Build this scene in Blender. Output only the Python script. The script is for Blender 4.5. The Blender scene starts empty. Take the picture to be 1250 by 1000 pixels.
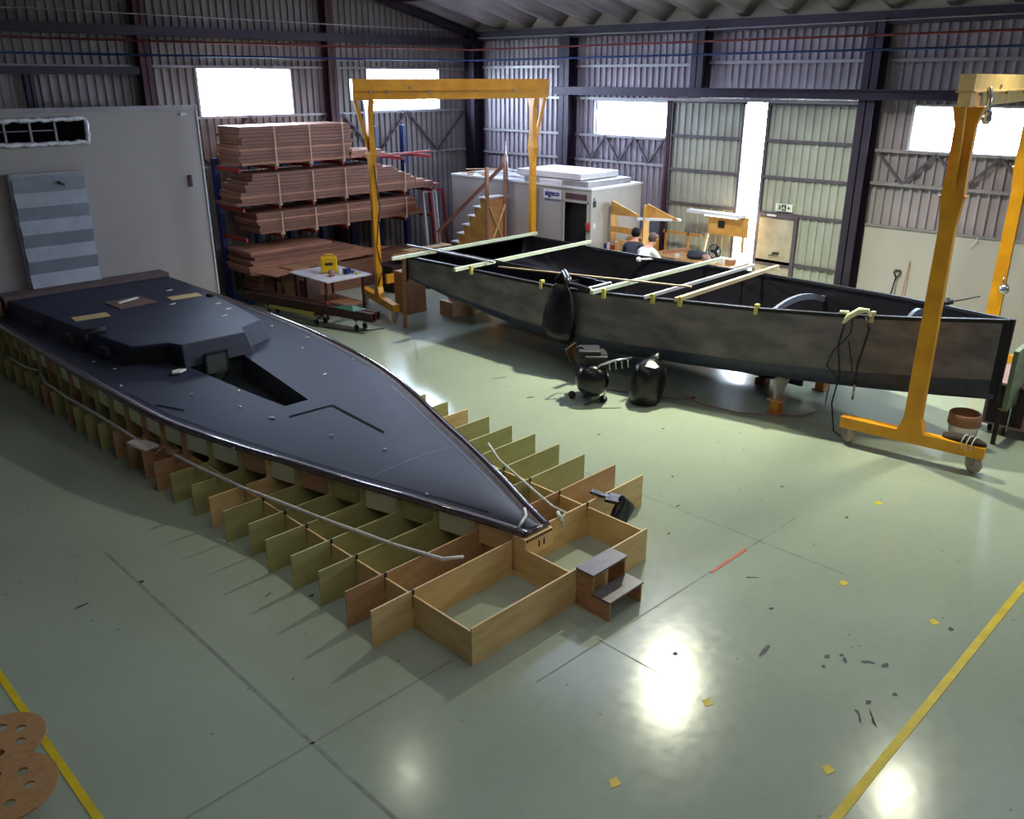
import bpy, bmesh, math, random
from mathutils import Vector, Matrix, Euler
random.seed(7)
S = bpy.context.scene
COL = S.collection
PI = math.pi

# ------------------------------------------------------------------ materials
def lin(c):
    return tuple(((v/255)/12.92 if v/255 <= .04045 else ((v/255+.055)/1.055)**2.4) for v in c)

def mat(name, rgb, rough=.6, metal=0., noise=0., nscale=6., bump=0., bscale=60., rgb2=None, stretch=None, coat=0., spec=.5, r2=None):
    m = bpy.data.materials.new(name); m.use_nodes = True
    nt = m.node_tree; b = nt.nodes['Principled BSDF']
    c = lin(rgb) + (1,)
    b.inputs['Base Color'].default_value = c
    b.inputs['Roughness'].default_value = rough
    b.inputs['Metallic'].default_value = metal
    b.inputs['Specular IOR Level'].default_value = spec
    if coat: b.inputs['Coat Weight'].default_value = coat; b.inputs['Coat Roughness'].default_value = .12
    tc = nt.nodes.new('ShaderNodeTexCoord'); mp = nt.nodes.new('ShaderNodeMapping')
    nt.links.new(tc.outputs['Object'], mp.inputs['Vector'])
    if stretch: mp.inputs['Scale'].default_value = stretch
    if noise or rgb2:
        n = nt.nodes.new('ShaderNodeTexNoise'); n.inputs['Scale'].default_value = nscale; n.inputs['Detail'].default_value = 5
        nt.links.new(mp.outputs['Vector'], n.inputs['Vector'])
        r = nt.nodes.new('ShaderNodeValToRGB')
        r.color_ramp.elements[0].position = .35; r.color_ramp.elements[1].position = .65
        if rgb2: a, z = lin(rgb2)+(1,), c
        else: a = tuple(x*(1-noise) for x in c[:3])+(1,); z = tuple(min(1, x*(1+noise)) for x in c[:3])+(1,)
        r.color_ramp.elements[0].color = a; r.color_ramp.elements[1].color = z
        nt.links.new(n.outputs['Fac'], r.inputs['Fac']); nt.links.new(r.outputs['Color'], b.inputs['Base Color'])
        if r2 is not None:
            mr = nt.nodes.new('ShaderNodeMapRange'); mr.inputs['To Min'].default_value = rough; mr.inputs['To Max'].default_value = r2
            nt.links.new(n.outputs['Fac'], mr.inputs['Value']); nt.links.new(mr.outputs['Result'], b.inputs['Roughness'])
    if bump:
        n2 = nt.nodes.new('ShaderNodeTexNoise'); n2.inputs['Scale'].default_value = bscale; n2.inputs['Detail'].default_value = 3
        nt.links.new(mp.outputs['Vector'], n2.inputs['Vector'])
        bp = nt.nodes.new('ShaderNodeBump'); bp.inputs['Strength'].default_value = bump; bp.inputs['Distance'].default_value = .01
        nt.links.new(n2.outputs['Fac'], bp.inputs['Height']); nt.links.new(bp.outputs['Normal'], b.inputs['Normal'])
    return m

def emit(name, rgb, st):
    m = bpy.data.materials.new(name); m.use_nodes = True
    b = m.node_tree.nodes['Principled BSDF']
    b.inputs['Base Color'].default_value = lin(rgb)+(1,)
    b.inputs['Emission Color'].default_value = lin(rgb)+(1,); b.inputs['Emission Strength'].default_value = st
    return m

M = {}
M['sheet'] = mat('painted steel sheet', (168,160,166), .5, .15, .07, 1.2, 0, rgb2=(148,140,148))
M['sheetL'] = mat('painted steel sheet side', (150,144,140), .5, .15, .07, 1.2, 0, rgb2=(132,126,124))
M['doorsheet'] = mat('door steel sheet', (176,180,166), .5, .15, .07, 1.5, 0, rgb2=(160,162,150))
M['column'] = mat('dark painted steel', (52,44,58), .5, .3, .15, 3)
M['colred'] = mat('oxide painted steel', (82,52,58), .55, .2, .15, 3)
M['girt'] = mat('galvanised girt', (150,146,148), .45, .3, .12, 3)
M['roof'] = mat('roof sheet', (176,168,168), .35, .3, .2, 2.0, 0, rgb2=(134,126,130), stretch=(.3,3,1))
M['closer'] = mat('cream foam closer', (205,200,175), .8)
M['whitewall'] = mat('white sandwich panel', (176,172,165), .6, 0, .05, .8)
M['beige'] = mat('beige cladding', (172,166,158), .6, 0, .03, 2, stretch=(1,1,14))
M['glass'] = None
M['frame'] = mat('grey door framing', (92,84,92), .5, .2, .12, 4)
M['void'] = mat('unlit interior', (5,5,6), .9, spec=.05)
M['red'] = mat('red pipe paint', (120,52,50), .5); M['blue'] = mat('blue pipe paint', (44,70,120), .5)
M['yellowpaint'] = mat('crane yellow paint', (232,164,24), .42, .0, .1, 3, rgb2=(212,142,18))
M['cream'] = mat('cream crane beam', (240,206,134), .42, 0, .1, 6)  # beam yellow made paler, daylight on it painted into the colour
M['hull'] = mat('sanded grey hull', (122,113,116), .66, 0, .3, 3.2, .1, 25, rgb2=(88,84,88), stretch=(1,.6,1.4))
M['hulldark'] = mat('black carbon gunwale', (18,18,24), .55, spec=.35)
M['carbon'] = mat('black carbon inner skin', (20,17,22), .42, 0, .3, 8)
M['navybot'] = mat('dark blue grey bottom coat', (50,54,74), .5, 0, .2, 5)
M['deck'] = mat('slate grey deck laminate', (52,57,76), .55, 0, .15, 1.2, .04, 90, rgb2=(45,50,67), r2=.62, spec=.3)
M['rim'] = mat('glossy mould rim', (58,48,54), .1, 0, .3, 6, coat=1.)
M['rimdark'] = mat('brown resin flange', (84,66,64), .45, 0, .35, 9)
M['black'] = mat('black matt', (14,13,16), .6)
M['blackbag'] = mat('black plastic film', (9,9,12), .3, 0, .2, 9, .7, 14)
M['groove'] = mat('groove shadow gap', (8,9,16), .8, spec=.1)
M['birch'] = mat('birch plywood', (224,194,136), .55, 0, .1, 2.2, 0, rgb2=(208,174,114), stretch=(1,1,5))
M['birchg'] = mat('greenish coated plywood', (176,172,112), .55, 0, .14, 2.2, 0, rgb2=(162,156,98), stretch=(1,1,4))  # birch with the lamp's greenish tint painted into its colour
M['birchr'] = mat('reddish plywood', (190,152,108), .55, 0, .12, 2.2, 0, rgb2=(172,132,90), stretch=(1,1,4))
M['mint'] = mat('pale green primed panel', (216,218,178), .5, 0, .06, 4)
M['stoolwood'] = mat('stool plywood', (186,136,90), .5, 0, .15, 4, stretch=(1,1,4))
M['greytop'] = mat('grey painted tread', (104,98,98), .35, 0, .15, 12)
M['lumber'] = mat('red brown lumber', (146,102,80), .65, 0, .18, 5, 0, rgb2=(122,84,66), stretch=(.4,4,8))
M['lumber2'] = mat('light brown lumber', (168,118,92), .65, 0, .18, 5, stretch=(.4,4,8))
M['osb'] = mat('particle board brown', (168,126,78), .65, 0, .12, 30, 0)
M['ochre'] = mat('yellow shuttering ply', (202,156,84), .55, 0, .14, 4, 0, rgb2=(176,126,60))
M['rust'] = mat('rusty steel', (74,44,34), .6, .2, .3, 9, rgb2=(48,30,26))
M['steelcorr'] = mat('galvanised shutter', (166,172,182), .4, .35, .1, 4, 0)
M['white'] = mat('white paint', (214,214,216), .5, 0, .04, 4)
M['caravan'] = mat('container white panel', (168,164,160), .5, 0, .06, 2)
M['foil'] = mat('wrinkled foil', (235,235,235), .4, .2, .25, 30, 1.0, 40)
M['palegreen'] = mat('pale green batten paint', (196,206,180), .5, 0, .06, 5)
M['tanbat'] = mat('pale timber batten', (206,182,142), .55, 0, .1, 5)
M['clampy'] = mat('yellow plastic clamp', (196,186,92), .5)
M['rope'] = mat('white rope', (206,206,200), .7, 0, .12, 25, .4, 80)
M['paper'] = mat('white paper', (225,222,212), .8); M['tape'] = mat('masking tape', (206,188,132), .7)
M['cardboard'] = mat('brown cardboard', (160,120,86), .7, 0, .08, 4)
M['yellow'] = mat('yellow plastic', (232,190,20), .4); M['bluep'] = mat('blue plastic', (28,48,104), .4)
M['skin'] = mat('skin', (176,124,104), .5); M['hairdark'] = mat('black hair', (8,7,8), .7, 0, .3, 60, .2, 120, spec=.2)
M['hairred'] = mat('cropped brown hair', (74,50,48), .6, 0, .3, 60)
M['shirt'] = mat('white t shirt', (205,210,214), .8, 0, .04, 9, .3, 12); M['jeans'] = mat('dark trousers', (34,38,54), .8)
M['darkshirt'] = mat('navy work shirt', (36,40,58), .8)
M['rubber'] = mat('dark rubber', (20,20,22), .6); M['wheel'] = mat('pale caster rubber', (168,156,140), .5)
M['chrome'] = mat('chrome', (190,192,196), .22, .9); M['redp'] = mat('red paint', (150,36,32), .5)
M['green'] = mat('green plastic', (28,92,58), .5); M['olive'] = mat('green jig panel', (122,138,104), .5, 0, .2, 4)
M['lineyellow'] = mat('yellow floor paint', (212,188,20), .5, 0, .12, 6)
M['linered'] = mat('red tape', (196,62,30), .5)
M['scuff'] = mat('black scuff', (52,56,56), .6, 0, .3, 20); M['joint'] = mat('floor joint', (124,132,116), .6, 0, .2, 8)
M['brown'] = mat('dark brown cloth', (48,34,28), .8); M['bin'] = mat('white bin', (196,190,186), .5, 0, .05, 5)
M['binrim'] = mat('brown rim', (152,110,78), .6, 0, .1, 8)
M['pinkgrey'] = mat('pinkish cabinet', (160,124,120), .5); M['maroon'] = mat('dark maroon interior', (40,20,24), .6)
M['cable'] = mat('grey cable', (120,108,104), .6); M['hose'] = mat('tan hose', (150,132,120), .5)
M['bluegrey'] = mat('blue grey laminate', (112,118,140), .45)
M['tube'] = emit('lit fluorescent tube', (255,255,255), 4.0)
M['exit'] = mat('white sign', (222,226,214), .5); M['signgreen'] = mat('dark green sign', (26,58,40), .5)
M['navytext'] = mat('navy lettering', (26,34,110), .5); M['signwhite'] = mat('white sticker', (216,218,226), .5)

def glass_mat():
    m = bpy.data.materials.new('window glass'); m.use_nodes = True; nt = m.node_tree
    nt.nodes.remove(nt.nodes['Principled BSDF'])
    t = nt.nodes.new('ShaderNodeBsdfTransparent'); t.inputs[0].default_value = (.95,.97,1,1)
    g = nt.nodes.new('ShaderNodeBsdfGlossy'); g.inputs['Roughness'].default_value = .02
    x = nt.nodes.new('ShaderNodeMixShader'); x.inputs[0].default_value = .05
    nt.links.new(t.outputs[0], x.inputs[1]); nt.links.new(g.outputs[0], x.inputs[2])
    nt.links.new(x.outputs[0], nt.nodes['Material Output'].inputs['Surface'])
    return m
M['glass'] = glass_mat()

def floor_mat():
    m = bpy.data.materials.new('painted concrete floor'); m.use_nodes = True; nt = m.node_tree
    b = nt.nodes['Principled BSDF']; tc = nt.nodes.new('ShaderNodeTexCoord')
    n1 = nt.nodes.new('ShaderNodeTexNoise'); n1.inputs['Scale'].default_value = .35; n1.inputs['Detail'].default_value = 6
    n2 = nt.nodes.new('ShaderNodeTexNoise'); n2.inputs['Scale'].default_value = 9; n2.inputs['Detail'].default_value = 8
    n3 = nt.nodes.new('ShaderNodeTexVoronoi'); n3.inputs['Scale'].default_value = 3.2; n3.inputs['Randomness'].default_value = 1
    for n in (n1, n2, n3): nt.links.new(tc.outputs['Object'], n.inputs['Vector'])
    r = nt.nodes.new('ShaderNodeValToRGB'); e = r.color_ramp.elements
    e[0].position = .35; e[0].color = lin((154,166,148))+(1,); e[1].position = .65; e[1].color = lin((166,178,158))+(1,)
    nt.links.new(n1.outputs['Fac'], r.inputs['Fac'])
    r2 = nt.nodes.new('ShaderNodeValToRGB'); e = r2.color_ramp.elements
    e[0].position = .3; e[0].color = (.92,.92,.92,1); e[1].position = .55; e[1].color = (1,1,1,1)
    nt.links.new(n2.outputs['Fac'], r2.inputs['Fac'])
    mx = nt.nodes.new('ShaderNodeMixRGB'); mx.blend_type = 'MULTIPLY'; mx.inputs[0].default_value = .5
    nt.links.new(r.outputs[0], mx.inputs[1]); nt.links.new(r2.outputs[0], mx.inputs[2])
    r3 = nt.nodes.new('ShaderNodeValToRGB'); e = r3.color_ramp.elements      # small chips of dirt
    e[0].position = .035; e[0].color = (.25,.27,.27,1); e[1].position = .05; e[1].color = (1,1,1,1)
    nt.links.new(n3.outputs['Distance'], r3.inputs['Fac'])
    mx2 = nt.nodes.new('ShaderNodeMixRGB'); mx2.blend_type = 'MULTIPLY'; mx2.inputs[0].default_value = .55
    nt.links.new(mx.outputs[0], mx2.inputs[1]); nt.links.new(r3.outputs[0], mx2.inputs[2])
    nt.links.new(mx2.outputs[0], b.inputs['Base Color'])
    mr = nt.nodes.new('ShaderNodeMapRange'); mr.inputs['To Min'].default_value = .13; mr.inputs['To Max'].default_value = .22
    nt.links.new(n2.outputs['Fac'], mr.inputs['Value']); nt.links.new(mr.outputs['Result'], b.inputs['Roughness'])
    b.inputs['Specular IOR Level'].default_value = .55
    bp = nt.nodes.new('ShaderNodeBump'); bp.inputs['Strength'].default_value = .06; bp.inputs['Distance'].default_value = .015
    n4 = nt.nodes.new('ShaderNodeTexNoise'); n4.inputs['Scale'].default_value = 5; n4.inputs['Detail'].default_value = 2
    nt.links.new(tc.outputs['Object'], n4.inputs['Vector'])
    nt.links.new(n4.outputs['Fac'], bp.inputs['Height']); nt.links.new(bp.outputs['Normal'], b.inputs['Normal'])
    return m
M['floor'] = floor_mat()

# ------------------------------------------------------------------ mesh builder (all coordinates in world metres)
def wloc(o):
    v = Vector((0,0,0))
    while o: v = v + o.location; o = o.parent
    return v

class MB:
    def __init__(s): s.v = []; s.f = []; s.mi = []; s.sm = []
    def add(s, vs, fs, mi=0, smooth=False):
        k = len(s.v); s.v += [Vector(v) for v in vs]
        for f in fs: s.f.append([i+k for i in f]); s.mi.append(mi); s.sm.append(smooth)
        return s
    def box(s, x0, x1, y0, y1, z0, z1, mi=0):
        vs = [(x,y,z) for z in (z0,z1) for y in (y0,y1) for x in (x0,x1)]
        return s.add(vs, [(0,2,3,1),(4,5,7,6),(0,1,5,4),(2,6,7,3),(0,4,6,2),(1,3,7,5)], mi)
    def obox(s, c, dx, dy, dz, rot=0., mi=0, tilt=None):
        """box centred at c, sizes dx dy dz, turned about z by rot (or a full Euler tilt)"""
        R = Euler(tilt).to_matrix() if tilt else Matrix.Rotation(rot, 3, 'Z')
        vs = [Vector(c)+R@Vector((x*dx/2,y*dy/2,z*dz/2)) for z in (-1,1) for y in (-1,1) for x in (-1,1)]
        return s.add(vs, [(0,2,3,1),(4,5,7,6),(0,1,5,4),(2,6,7,3),(0,4,6,2),(1,3,7,5)], mi)
    def bar(s, a, b, w, h=None, up=(0,0,1), mi=0, w2=None, h2=None):
        a, b = Vector(a), Vector(b); h = h or w; d = (b-a).normalized(); up = Vector(up)
        if abs(d.dot(up)) > .98: up = Vector((0,1,0))
        sx = d.cross(up).normalized(); sz = sx.cross(d).normalized(); w2 = w if w2 is None else w2; h2 = h if h2 is None else h2
        vs = [a-sx*w/2-sz*h/2, a+sx*w/2-sz*h/2, a+sx*w/2+sz*h/2, a-sx*w/2+sz*h/2, b-sx*w2/2-sz*h2/2, b+sx*w2/2-sz*h2/2, b+sx*w2/2+sz*h2/2, b-sx*w2/2+sz*h2/2]
        return s.add(vs, [(0,3,2,1),(4,5,6,7),(0,1,5,4),(1,2,6,5),(2,3,7,6),(3,0,4,7)], mi)
    def tube(s, pts, r, n=10, mi=0, cap=True):
        pts = [Vector(p) for p in pts]; k = len(pts); rs = r if isinstance(r, (list,tuple)) else [r]*k
        vs = []; px = None
        for i, p in enumerate(pts):
            d = (pts[min(i+1,k-1)]-pts[max(i-1,0)]).normalized()
            if px is None:
                u = Vector((0,0,1)) if abs(d.z) < .9 else Vector((1,0,0)); px = d.cross(u).normalized()
            px = (px-d*px.dot(d)).normalized(); py = d.cross(px)
            for j in range(n): a = 2*PI*j/n; vs.append(p+(px*math.cos(a)+py*math.sin(a))*rs[i])
        fs = [(i*n+j, i*n+(j+1)%n, (i+1)*n+(j+1)%n, (i+1)*n+j) for i in range(k-1) for j in range(n)]
        if cap: fs += [tuple(range(n))[::-1], tuple(range((k-1)*n, k*n))]
        return s.add(vs, fs, mi, True)
    def prism(s, poly, axis, a, b, mi=0):
        """poly: 2D outline; axis 0: (y,z) swept in x, 1: (x,z) in y, 2: (x,y) in z"""
        def m(p, t): return {0:(t,p[0],p[1]), 1:(p[0],t,p[1]), 2:(p[0],p[1],t)}[axis]
        n = len(poly); vs = [m(p,a) for p in poly]+[m(p,b) for p in poly]
        fs = [tuple(range(n)), tuple(range(2*n-1,n-1,-1))]+[(i,(i+1)%n,(i+1)%n+n,i+n) for i in range(n)]
        return s.add(vs, fs, mi)
    def lathe(s, prof, c, n=20, mi=0, M3=None, sq=1.):
        vs = []; c = Vector(c)
        for r, z in prof:
            for j in range(n):
                a = 2*PI*j/n; v = Vector((r*math.cos(a), r*sq*math.sin(a), z)); vs.append(c+(M3@v if M3 else v))
        k = len(prof)
        fs = [(i*n+j, i*n+(j+1)%n, (i+1)*n+(j+1)%n, (i+1)*n+j) for i in range(k-1) for j in range(n)]
        fs += [tuple(range(n))[::-1], tuple(range((k-1)*n, k*n))]
        return s.add(vs, fs, mi, True)
    def grid(s, rows, mi=0, smooth=True, flip=False):
        k = len(s.v); n = len(rows[0])
        vs = [p for r in rows for p in r]
        fs = [(i*n+j, i*n+j+1, (i+1)*n+j+1, (i+1)*n+j) for i in range(len(rows)-1) for j in range(n-1)]
        return s.add(vs, fs, mi, smooth)
    def build(s, name, m, parent=None, bevel=0, jitter=0, fixn=True, origin=None, sub=0):
        if jitter:
            for v in s.v: v += Vector([random.uniform(-jitter,jitter) for _ in range(3)])
        if parent is not None: o0 = wloc(parent)
        elif origin is not None: o0 = Vector(origin)
        else:
            xs = [v.x for v in s.v]; ys = [v.y for v in s.v]; zs = [v.z for v in s.v]
            o0 = Vector(((min(xs)+max(xs))/2, (min(ys)+max(ys))/2, min(zs)))
        me = bpy.data.meshes.new(name); me.from_pydata([tuple(v-o0) for v in s.v], [], s.f)
        ms = m if isinstance(m, (list,tuple)) else [m]
        for x in ms: me.materials.append(M[x] if isinstance(x, str) else x)
        for p, mi, sm in zip(me.polygons, s.mi, s.sm): p.material_index = mi; p.use_smooth = sm
        me.update()
        if fixn:
            bm = bmesh.new(); bm.from_mesh(me); bmesh.ops.recalc_face_normals(bm, faces=bm.faces); bm.to_mesh(me); bm.free()
        o = bpy.data.objects.new(name, me); COL.objects.link(o)
        if parent is not None: o.parent = parent
        else: o.location = o0
        if bevel:
            b = o.modifiers.new('bevel', 'BEVEL'); b.width = bevel; b.segments = 2; b.limit_method = 'ANGLE'
        if sub:
            b = o.modifiers.new('sub', 'SUBSURF'); b.levels = sub; b.render_levels = sub
        return o

def tag(o, label=None, cat=None, group=None, kind=None):
    for k, v in (('label',label),('category',cat),('group',group),('kind',kind)):
        if v: o[k] = v
    return o
def thing(name, loc, label, cat, group=None):
    o = bpy.data.objects.new(name, None); o.empty_display_size = .1; COL.objects.link(o); o.location = loc
    return tag(o, label, cat, group)
def struct(o, label=None): return tag(o, label, kind='structure')
def box(x0,x1,y0,y1,z0,z1): return MB().box(x0,x1,y0,y1,z0,z1)

XW, YW, XL, YN = 17., 18.5, -3., -7.
RIDGE = 7.
def roofz(x): return 5.75+.234*((XW-x) if x > RIDGE else (x-XL))

# ------------------------------------------------------------------ floor with its joints and scuffs
fl = MB(); fl.box(XL-.3, XW+.3, YN-.3, YW+.3, -.25, 0)
fo = None
def mark(p, mi, z=.0012): fl.add([(x,y,z) for x,y in p], [tuple(range(len(p)))], mi)
def strip(a, b, w, mi, z=.0012):
    a, b = Vector(a).to_2d() if len(a)>2 else Vector(a), Vector(b); d = (b-a).normalized(); n = Vector((-d.y,d.x))*w/2
    mark([a+n, a-n, b-n, b+n], mi, z)
strip((7.53,7.5),(7.55,2.9),.022,1); strip((2.53,8.5),(2.53,3.6),.03,1); strip((1.3,4.62),(3.9,4.62),.02,1)
strip((4.2,3.92),(8.3,3.8),.014,1); strip((5.0,3.3),(5.0,3.95),.012,1); strip((10.2,13.0),(8.9,11.2),.03,1)
def blot(x, y, r, s=1., a=0.):
    n = 9; mark([(x+r*random.uniform(.6,1.2)*math.cos(t)*math.cos(a)-s*r*random.uniform(.6,1.2)*math.sin(t)*math.sin(a),
                  y+r*random.uniform(.6,1.2)*math.cos(t)*math.sin(a)+s*r*random.uniform(.6,1.2)*math.sin(t)*math.cos(a)) for t in [2*PI*k/n for k in range(n)]], 2, .0016)
for x,y,r,s,a in ((5.9,2.82,.11,.25,.1),(6.19,2.4,.04,.5,0),(6.25,2.27,.05,.4,.6),(6.36,2.13,.07,.3,-.9),(6.43,2.0,.05,.5,0),(6.12,1.79,.03,.7,0),(5.67,1.88,.1,.1,.6),
                  (5.72,1.8,.12,.06,.6),(5.88,1.9,.035,.7,0),(5.31,3.34,.03,.8,0),(2.56,7.69,.035,.8,0),(6.86,3.49,.09,.12,-.9),(7.35,1.8,.04,.6,0),(1.99,7.67,.09,.2,0),
                  (6.3,2.32,.03,.6,0),(6.05,2.36,.03,.6,.4),(3.6,6.3,.03,.8,0),(3.3,6.6,.07,.15,.3),(8.9,4.3,.03,.7,0),(9.3,9.6,.14,.1,-.5),(9.0,8.6,.08,.3,-.4),(7.0,4.6,.03,.6,0),
                  (8.2,5.4,.03,.6,0),(7.6,4.9,.04,.4,0),(2.9,2.9,.05,.2,.5),(2.1,3.4,.06,.15,.9),(8.7,3.4,.03,.7,0),(6.5,3.1,.03,.7,0),(9.4,6.4,.03,.7,0),(8.6,6.9,.04,.5,0)):
    blot(x,y,r,s,a)
fo = fl.build('floor', ['floor','joint','scuff'], origin=(0,0,0), fixn=False); struct(fo, 'pale green grey painted concrete floor with scuffs')

def topthin(name, a, b, w, m, label, cat, group=None):
    a, b = Vector(a), Vector(b); d = (b-a).normalized(); n = Vector((-d.y,d.x,0))*w/2
    k = MB(); k.add([a+n,a-n,b-n,b+n]+[v+Vector((0,0,.004)) for v in (a+n,a-n,b-n,b+n)], [(0,1,2,3),(4,5,6,7),(0,1,5,4),(1,2,6,5),(2,3,7,6),(3,0,4,7)])
    return tag(k.build(name, m), label, cat, group)
topthin('floor_line', (3.5,1.56,0), (16.6,1.56,0), .065, 'lineyellow', 'long yellow line on the open floor at the right foreground', 'floor line')
topthin('floor_line', (1.135,-1.,0), (1.135,15.5,0), .055, 'lineyellow', 'yellow line on the floor beside the round wooden discs', 'floor line')
topthin('tape_strip', (6.64,3.84,.001), (7.29,3.83,.001), .03, 'linered', 'short red tape strip stuck on the floor beyond the step stool', 'tape')
for x,y in ((4.98,2.8),(7.39,2.82),(7.35,1.95),(4.98,1.8),(3.81,2.8),(9.3,3.3)):
    k = MB(); k.prism([(x-.055,y-.02),(x+.02,y-.045),(x+.055,y+.02),(x-.01,y+.04)], 2, 0.0005, .003)
    tag(k.build('paint_spot', 'lineyellow'), 'small yellow paint spot on the open floor', 'paint spot', 'yellow paint spots on the floor')

# ------------------------------------------------------------------ corrugated walls
def corr(kb, axis, c, a0, a1, z0, ztop, holes=(), pitch=.17, dep=.045, inward=-1, mi=0):
    off = [(0,0),(.11,0),(.13,1),(.18,1)]
    pts = []; a = a0
    while a < a1-1e-6:
        for o, d in off:
            if a+o*pitch/.2 < a1: pts.append((a+o*pitch/.2, d))
        a += pitch
    pts.append((a1, 0))
    zt = ztop if callable(ztop) else (lambda q: ztop)
    def P(q, z):
        cc = c+inward*dep*q[1]
        return (cc, q[0], z) if axis == 0 else (q[0], cc, z)
    for p, q in zip(pts, pts[1:]):
        mid = (p[0]+q[0])/2; segs = [(z0, None)]
        for h in sorted([h for h in holes if h[0] < mid < h[1]], key=lambda h: h[2]):
            s0 = segs.pop(); segs.append((s0[0], h[2])); segs.append((h[3], None))
        for lo, hi in segs:
            if hi is not None and hi-lo < 1e-4: continue
            h1, h2 = (zt(p[0]), zt(q[0])) if hi is None else (hi, hi)
            kb.add([P(p,lo),P(q,lo),P(q,h2),P(p,h1)], [(0,1,2,3)], mi)

WR1, WR2, DO = (11.85,14.12,3.35,4.07), (4.3,6.55,3.37,4.11), (7.5,11.74,0,4.12)
k = MB(); corr(k, 0, XW, YN, YW, 0, 6.1, [WR1, WR2, DO, (-2.5,-.3,3.37,4.11)])
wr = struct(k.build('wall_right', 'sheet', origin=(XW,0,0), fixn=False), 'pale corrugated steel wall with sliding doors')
WL1, WL2 = (9.07,11.3,3.83,4.78), (13.44,15.73,3.85,4.8)
k = MB(); corr(k, 1, YW, XL, XW, 0, lambda x: roofz(x)+.15, [WL1, WL2, (.5,2.8,3.83,4.78)])
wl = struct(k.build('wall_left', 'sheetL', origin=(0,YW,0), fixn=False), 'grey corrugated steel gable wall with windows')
k = MB(); corr(k, 0, XL, YN, YW, 0, 6.1, [], inward=1)
struct(k.build('wall_back', 'sheet', origin=(XL,0,0), fixn=False))
k = MB(); corr(k, 1, YN, XL, XW, 0, lambda x: roofz(x)+.15, [], inward=1)
struct(k.build('wall_front', 'sheet', origin=(0,YN,0), fixn=False))

def wsub(parent, name, kb, m): return struct(kb.build(name, m, parent))
# ibeam column (web along wall normal)
def icol(x, y, z0, z1, w, d, axis):
    k = MB()
    if axis == 0:      # against wall X
        k.box(x-d, x-d+.02, y-w/2, y+w/2, z0, z1); k.box(x-.02, x, y-w/2, y+w/2, z0, z1); k.box(x-d, x, y-.012, y+.012, z0, z1)
    else:
        k.box(x-w/2, x+w/2, y-d, y-d+.02, z0, z1); k.box(x-w/2, x+w/2, y-.02, y, z0, z1); k.box(x-.012, x+.012, y-d, y, z0, z1)
    return k
for y in (14.85, 7.33, 3.6, 0., -3.7): wsub(wr, 'column', icol(XW-.04, y, 0, 5.6, .3, .34, 0), 'column')
wsub(wr, 'column', icol(XW-.04, 11.1, 4.2, 5.6, .3, .34, 0), 'column'); wsub(wr, 'column', icol(XW-.04, 11.82, 0, 4.2, .14, .2, 0), 'colred')
wsub(wr, 'column', icol(XW-.04, 18.22, 0, 5.7, .36, .36, 0), 'column')
for x, m in ((7.9,'colred'),(12.3,'colred'),(3.4,'colred'),(-1,'colred')): wsub(wl, 'column', icol(x, YW-.04, 0, roofz(x)-.05, .22, .26, 1), m)
# girts
def zgirt(axis, c, a0, a1, z, h=.06, d=.07):
    k = MB()
    if axis == 0: k.box(c-d, c, a0, a1, z-h/2, z+h/2)
    else: k.box(a0, a1, c-d, c, z-h/2, z+h/2)
    return k
cR = XW-.045; cL = YW-.045
for (a0,a1) in ((15.03,18.0),(11.28,14.67)):
    for z in (4.86, 4.14, 3.3, 2.72): wsub(wr, 'girt', zgirt(0,cR,a0,a1,z), 'girt')
for (a0,a1) in ((3.8,7.15),(.2,3.4),(-3.5,-.2)):
    for z in (4.9, 3.32, 2.72): wsub(wr, 'girt', zgirt(0,cR,a0,a1,z), 'girt')
wsub(wr, 'girt', zgirt(0,cR,7.5,10.95,4.9), 'girt')
for (a0,a1) in ((8.05,12.15),(12.45,16.8),(3.6,7.75),(-.8,3.2)):
    for z in (4.82, 3.8, 2.78): wsub(wl, 'girt', zgirt(1,cL,a0,a1,z,.05), 'girt')
# zigzag trusses below windows
def zig(axis, c, a0, a1, zb, zt, n, t=.045):
    k = MB(); pts = [(a0+(a1-a0)*i/(2*n), zt if i % 2 == 0 else zb) for i in range(2*n+1)]
    for p, q in zip(pts, pts[1:]):
        A = (c,p[0],p[1]) if axis == 0 else (p[0],c,p[1]); B = (c,q[0],q[1]) if axis == 0 else (q[0],c,q[1])
        k.bar(A, B, t, t)
    return k
wsub(wr, 'brace', zig(0,XW-.1,14.6,12.0,2.74,3.3,3), 'frame'); wsub(wr, 'brace', zig(0,XW-.1,7.1,3.85,2.74,3.3,3), 'frame')
wsub(wl, 'brace', zig(1,YW-.1,12.6,16.6,2.8,3.8,2), 'frame'); wsub(wl, 'brace', zig(1,YW-.1,8.1,12.2,2.8,3.8,2), 'frame')
# long beams
wsub(wr, 'crane_rail', box(XW-.42,XW-.39,YN,15.15,4.22,4.4).box(XW-.5,XW-.3,YN,15.15,4.38,4.4).box(XW-.5,XW-.3,YN,15.15,4.22,4.24), 'column')
wsub(wr, 'eave_beam', box(XW-.3,XW-.06,YN,YW-.1,5.5,5.72), 'column')
wsub(wl, 'tie_beam', box(XL,XW-.1,YW-.34,YW-.1,5.38,5.56), 'column')
k = MB(); k.bar((RIDGE,YW-.2,roofz(RIDGE)-.12),(XW-.1,YW-.2,roofz(XW)-.1),.1,.2); k.bar((RIDGE,YW-.2,roofz(RIDGE)-.12),(XL,YW-.2,roofz(XL)-.1),.1,.2)
wsub(wl, 'rafter', k, 'column')
wsub(wl, 'girt', box(3.6,7.75,YW-.3,YW-.1,4.66,4.8), 'column'); wsub(wl, 'column', icol(5.7,YW-.1,0,4.68,.16,.16,1), 'column')
wsub(wr, 'lower_panel', box(XW-.12,XW-.04,YN,7.12,0,1.92), 'whitewall')
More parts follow.
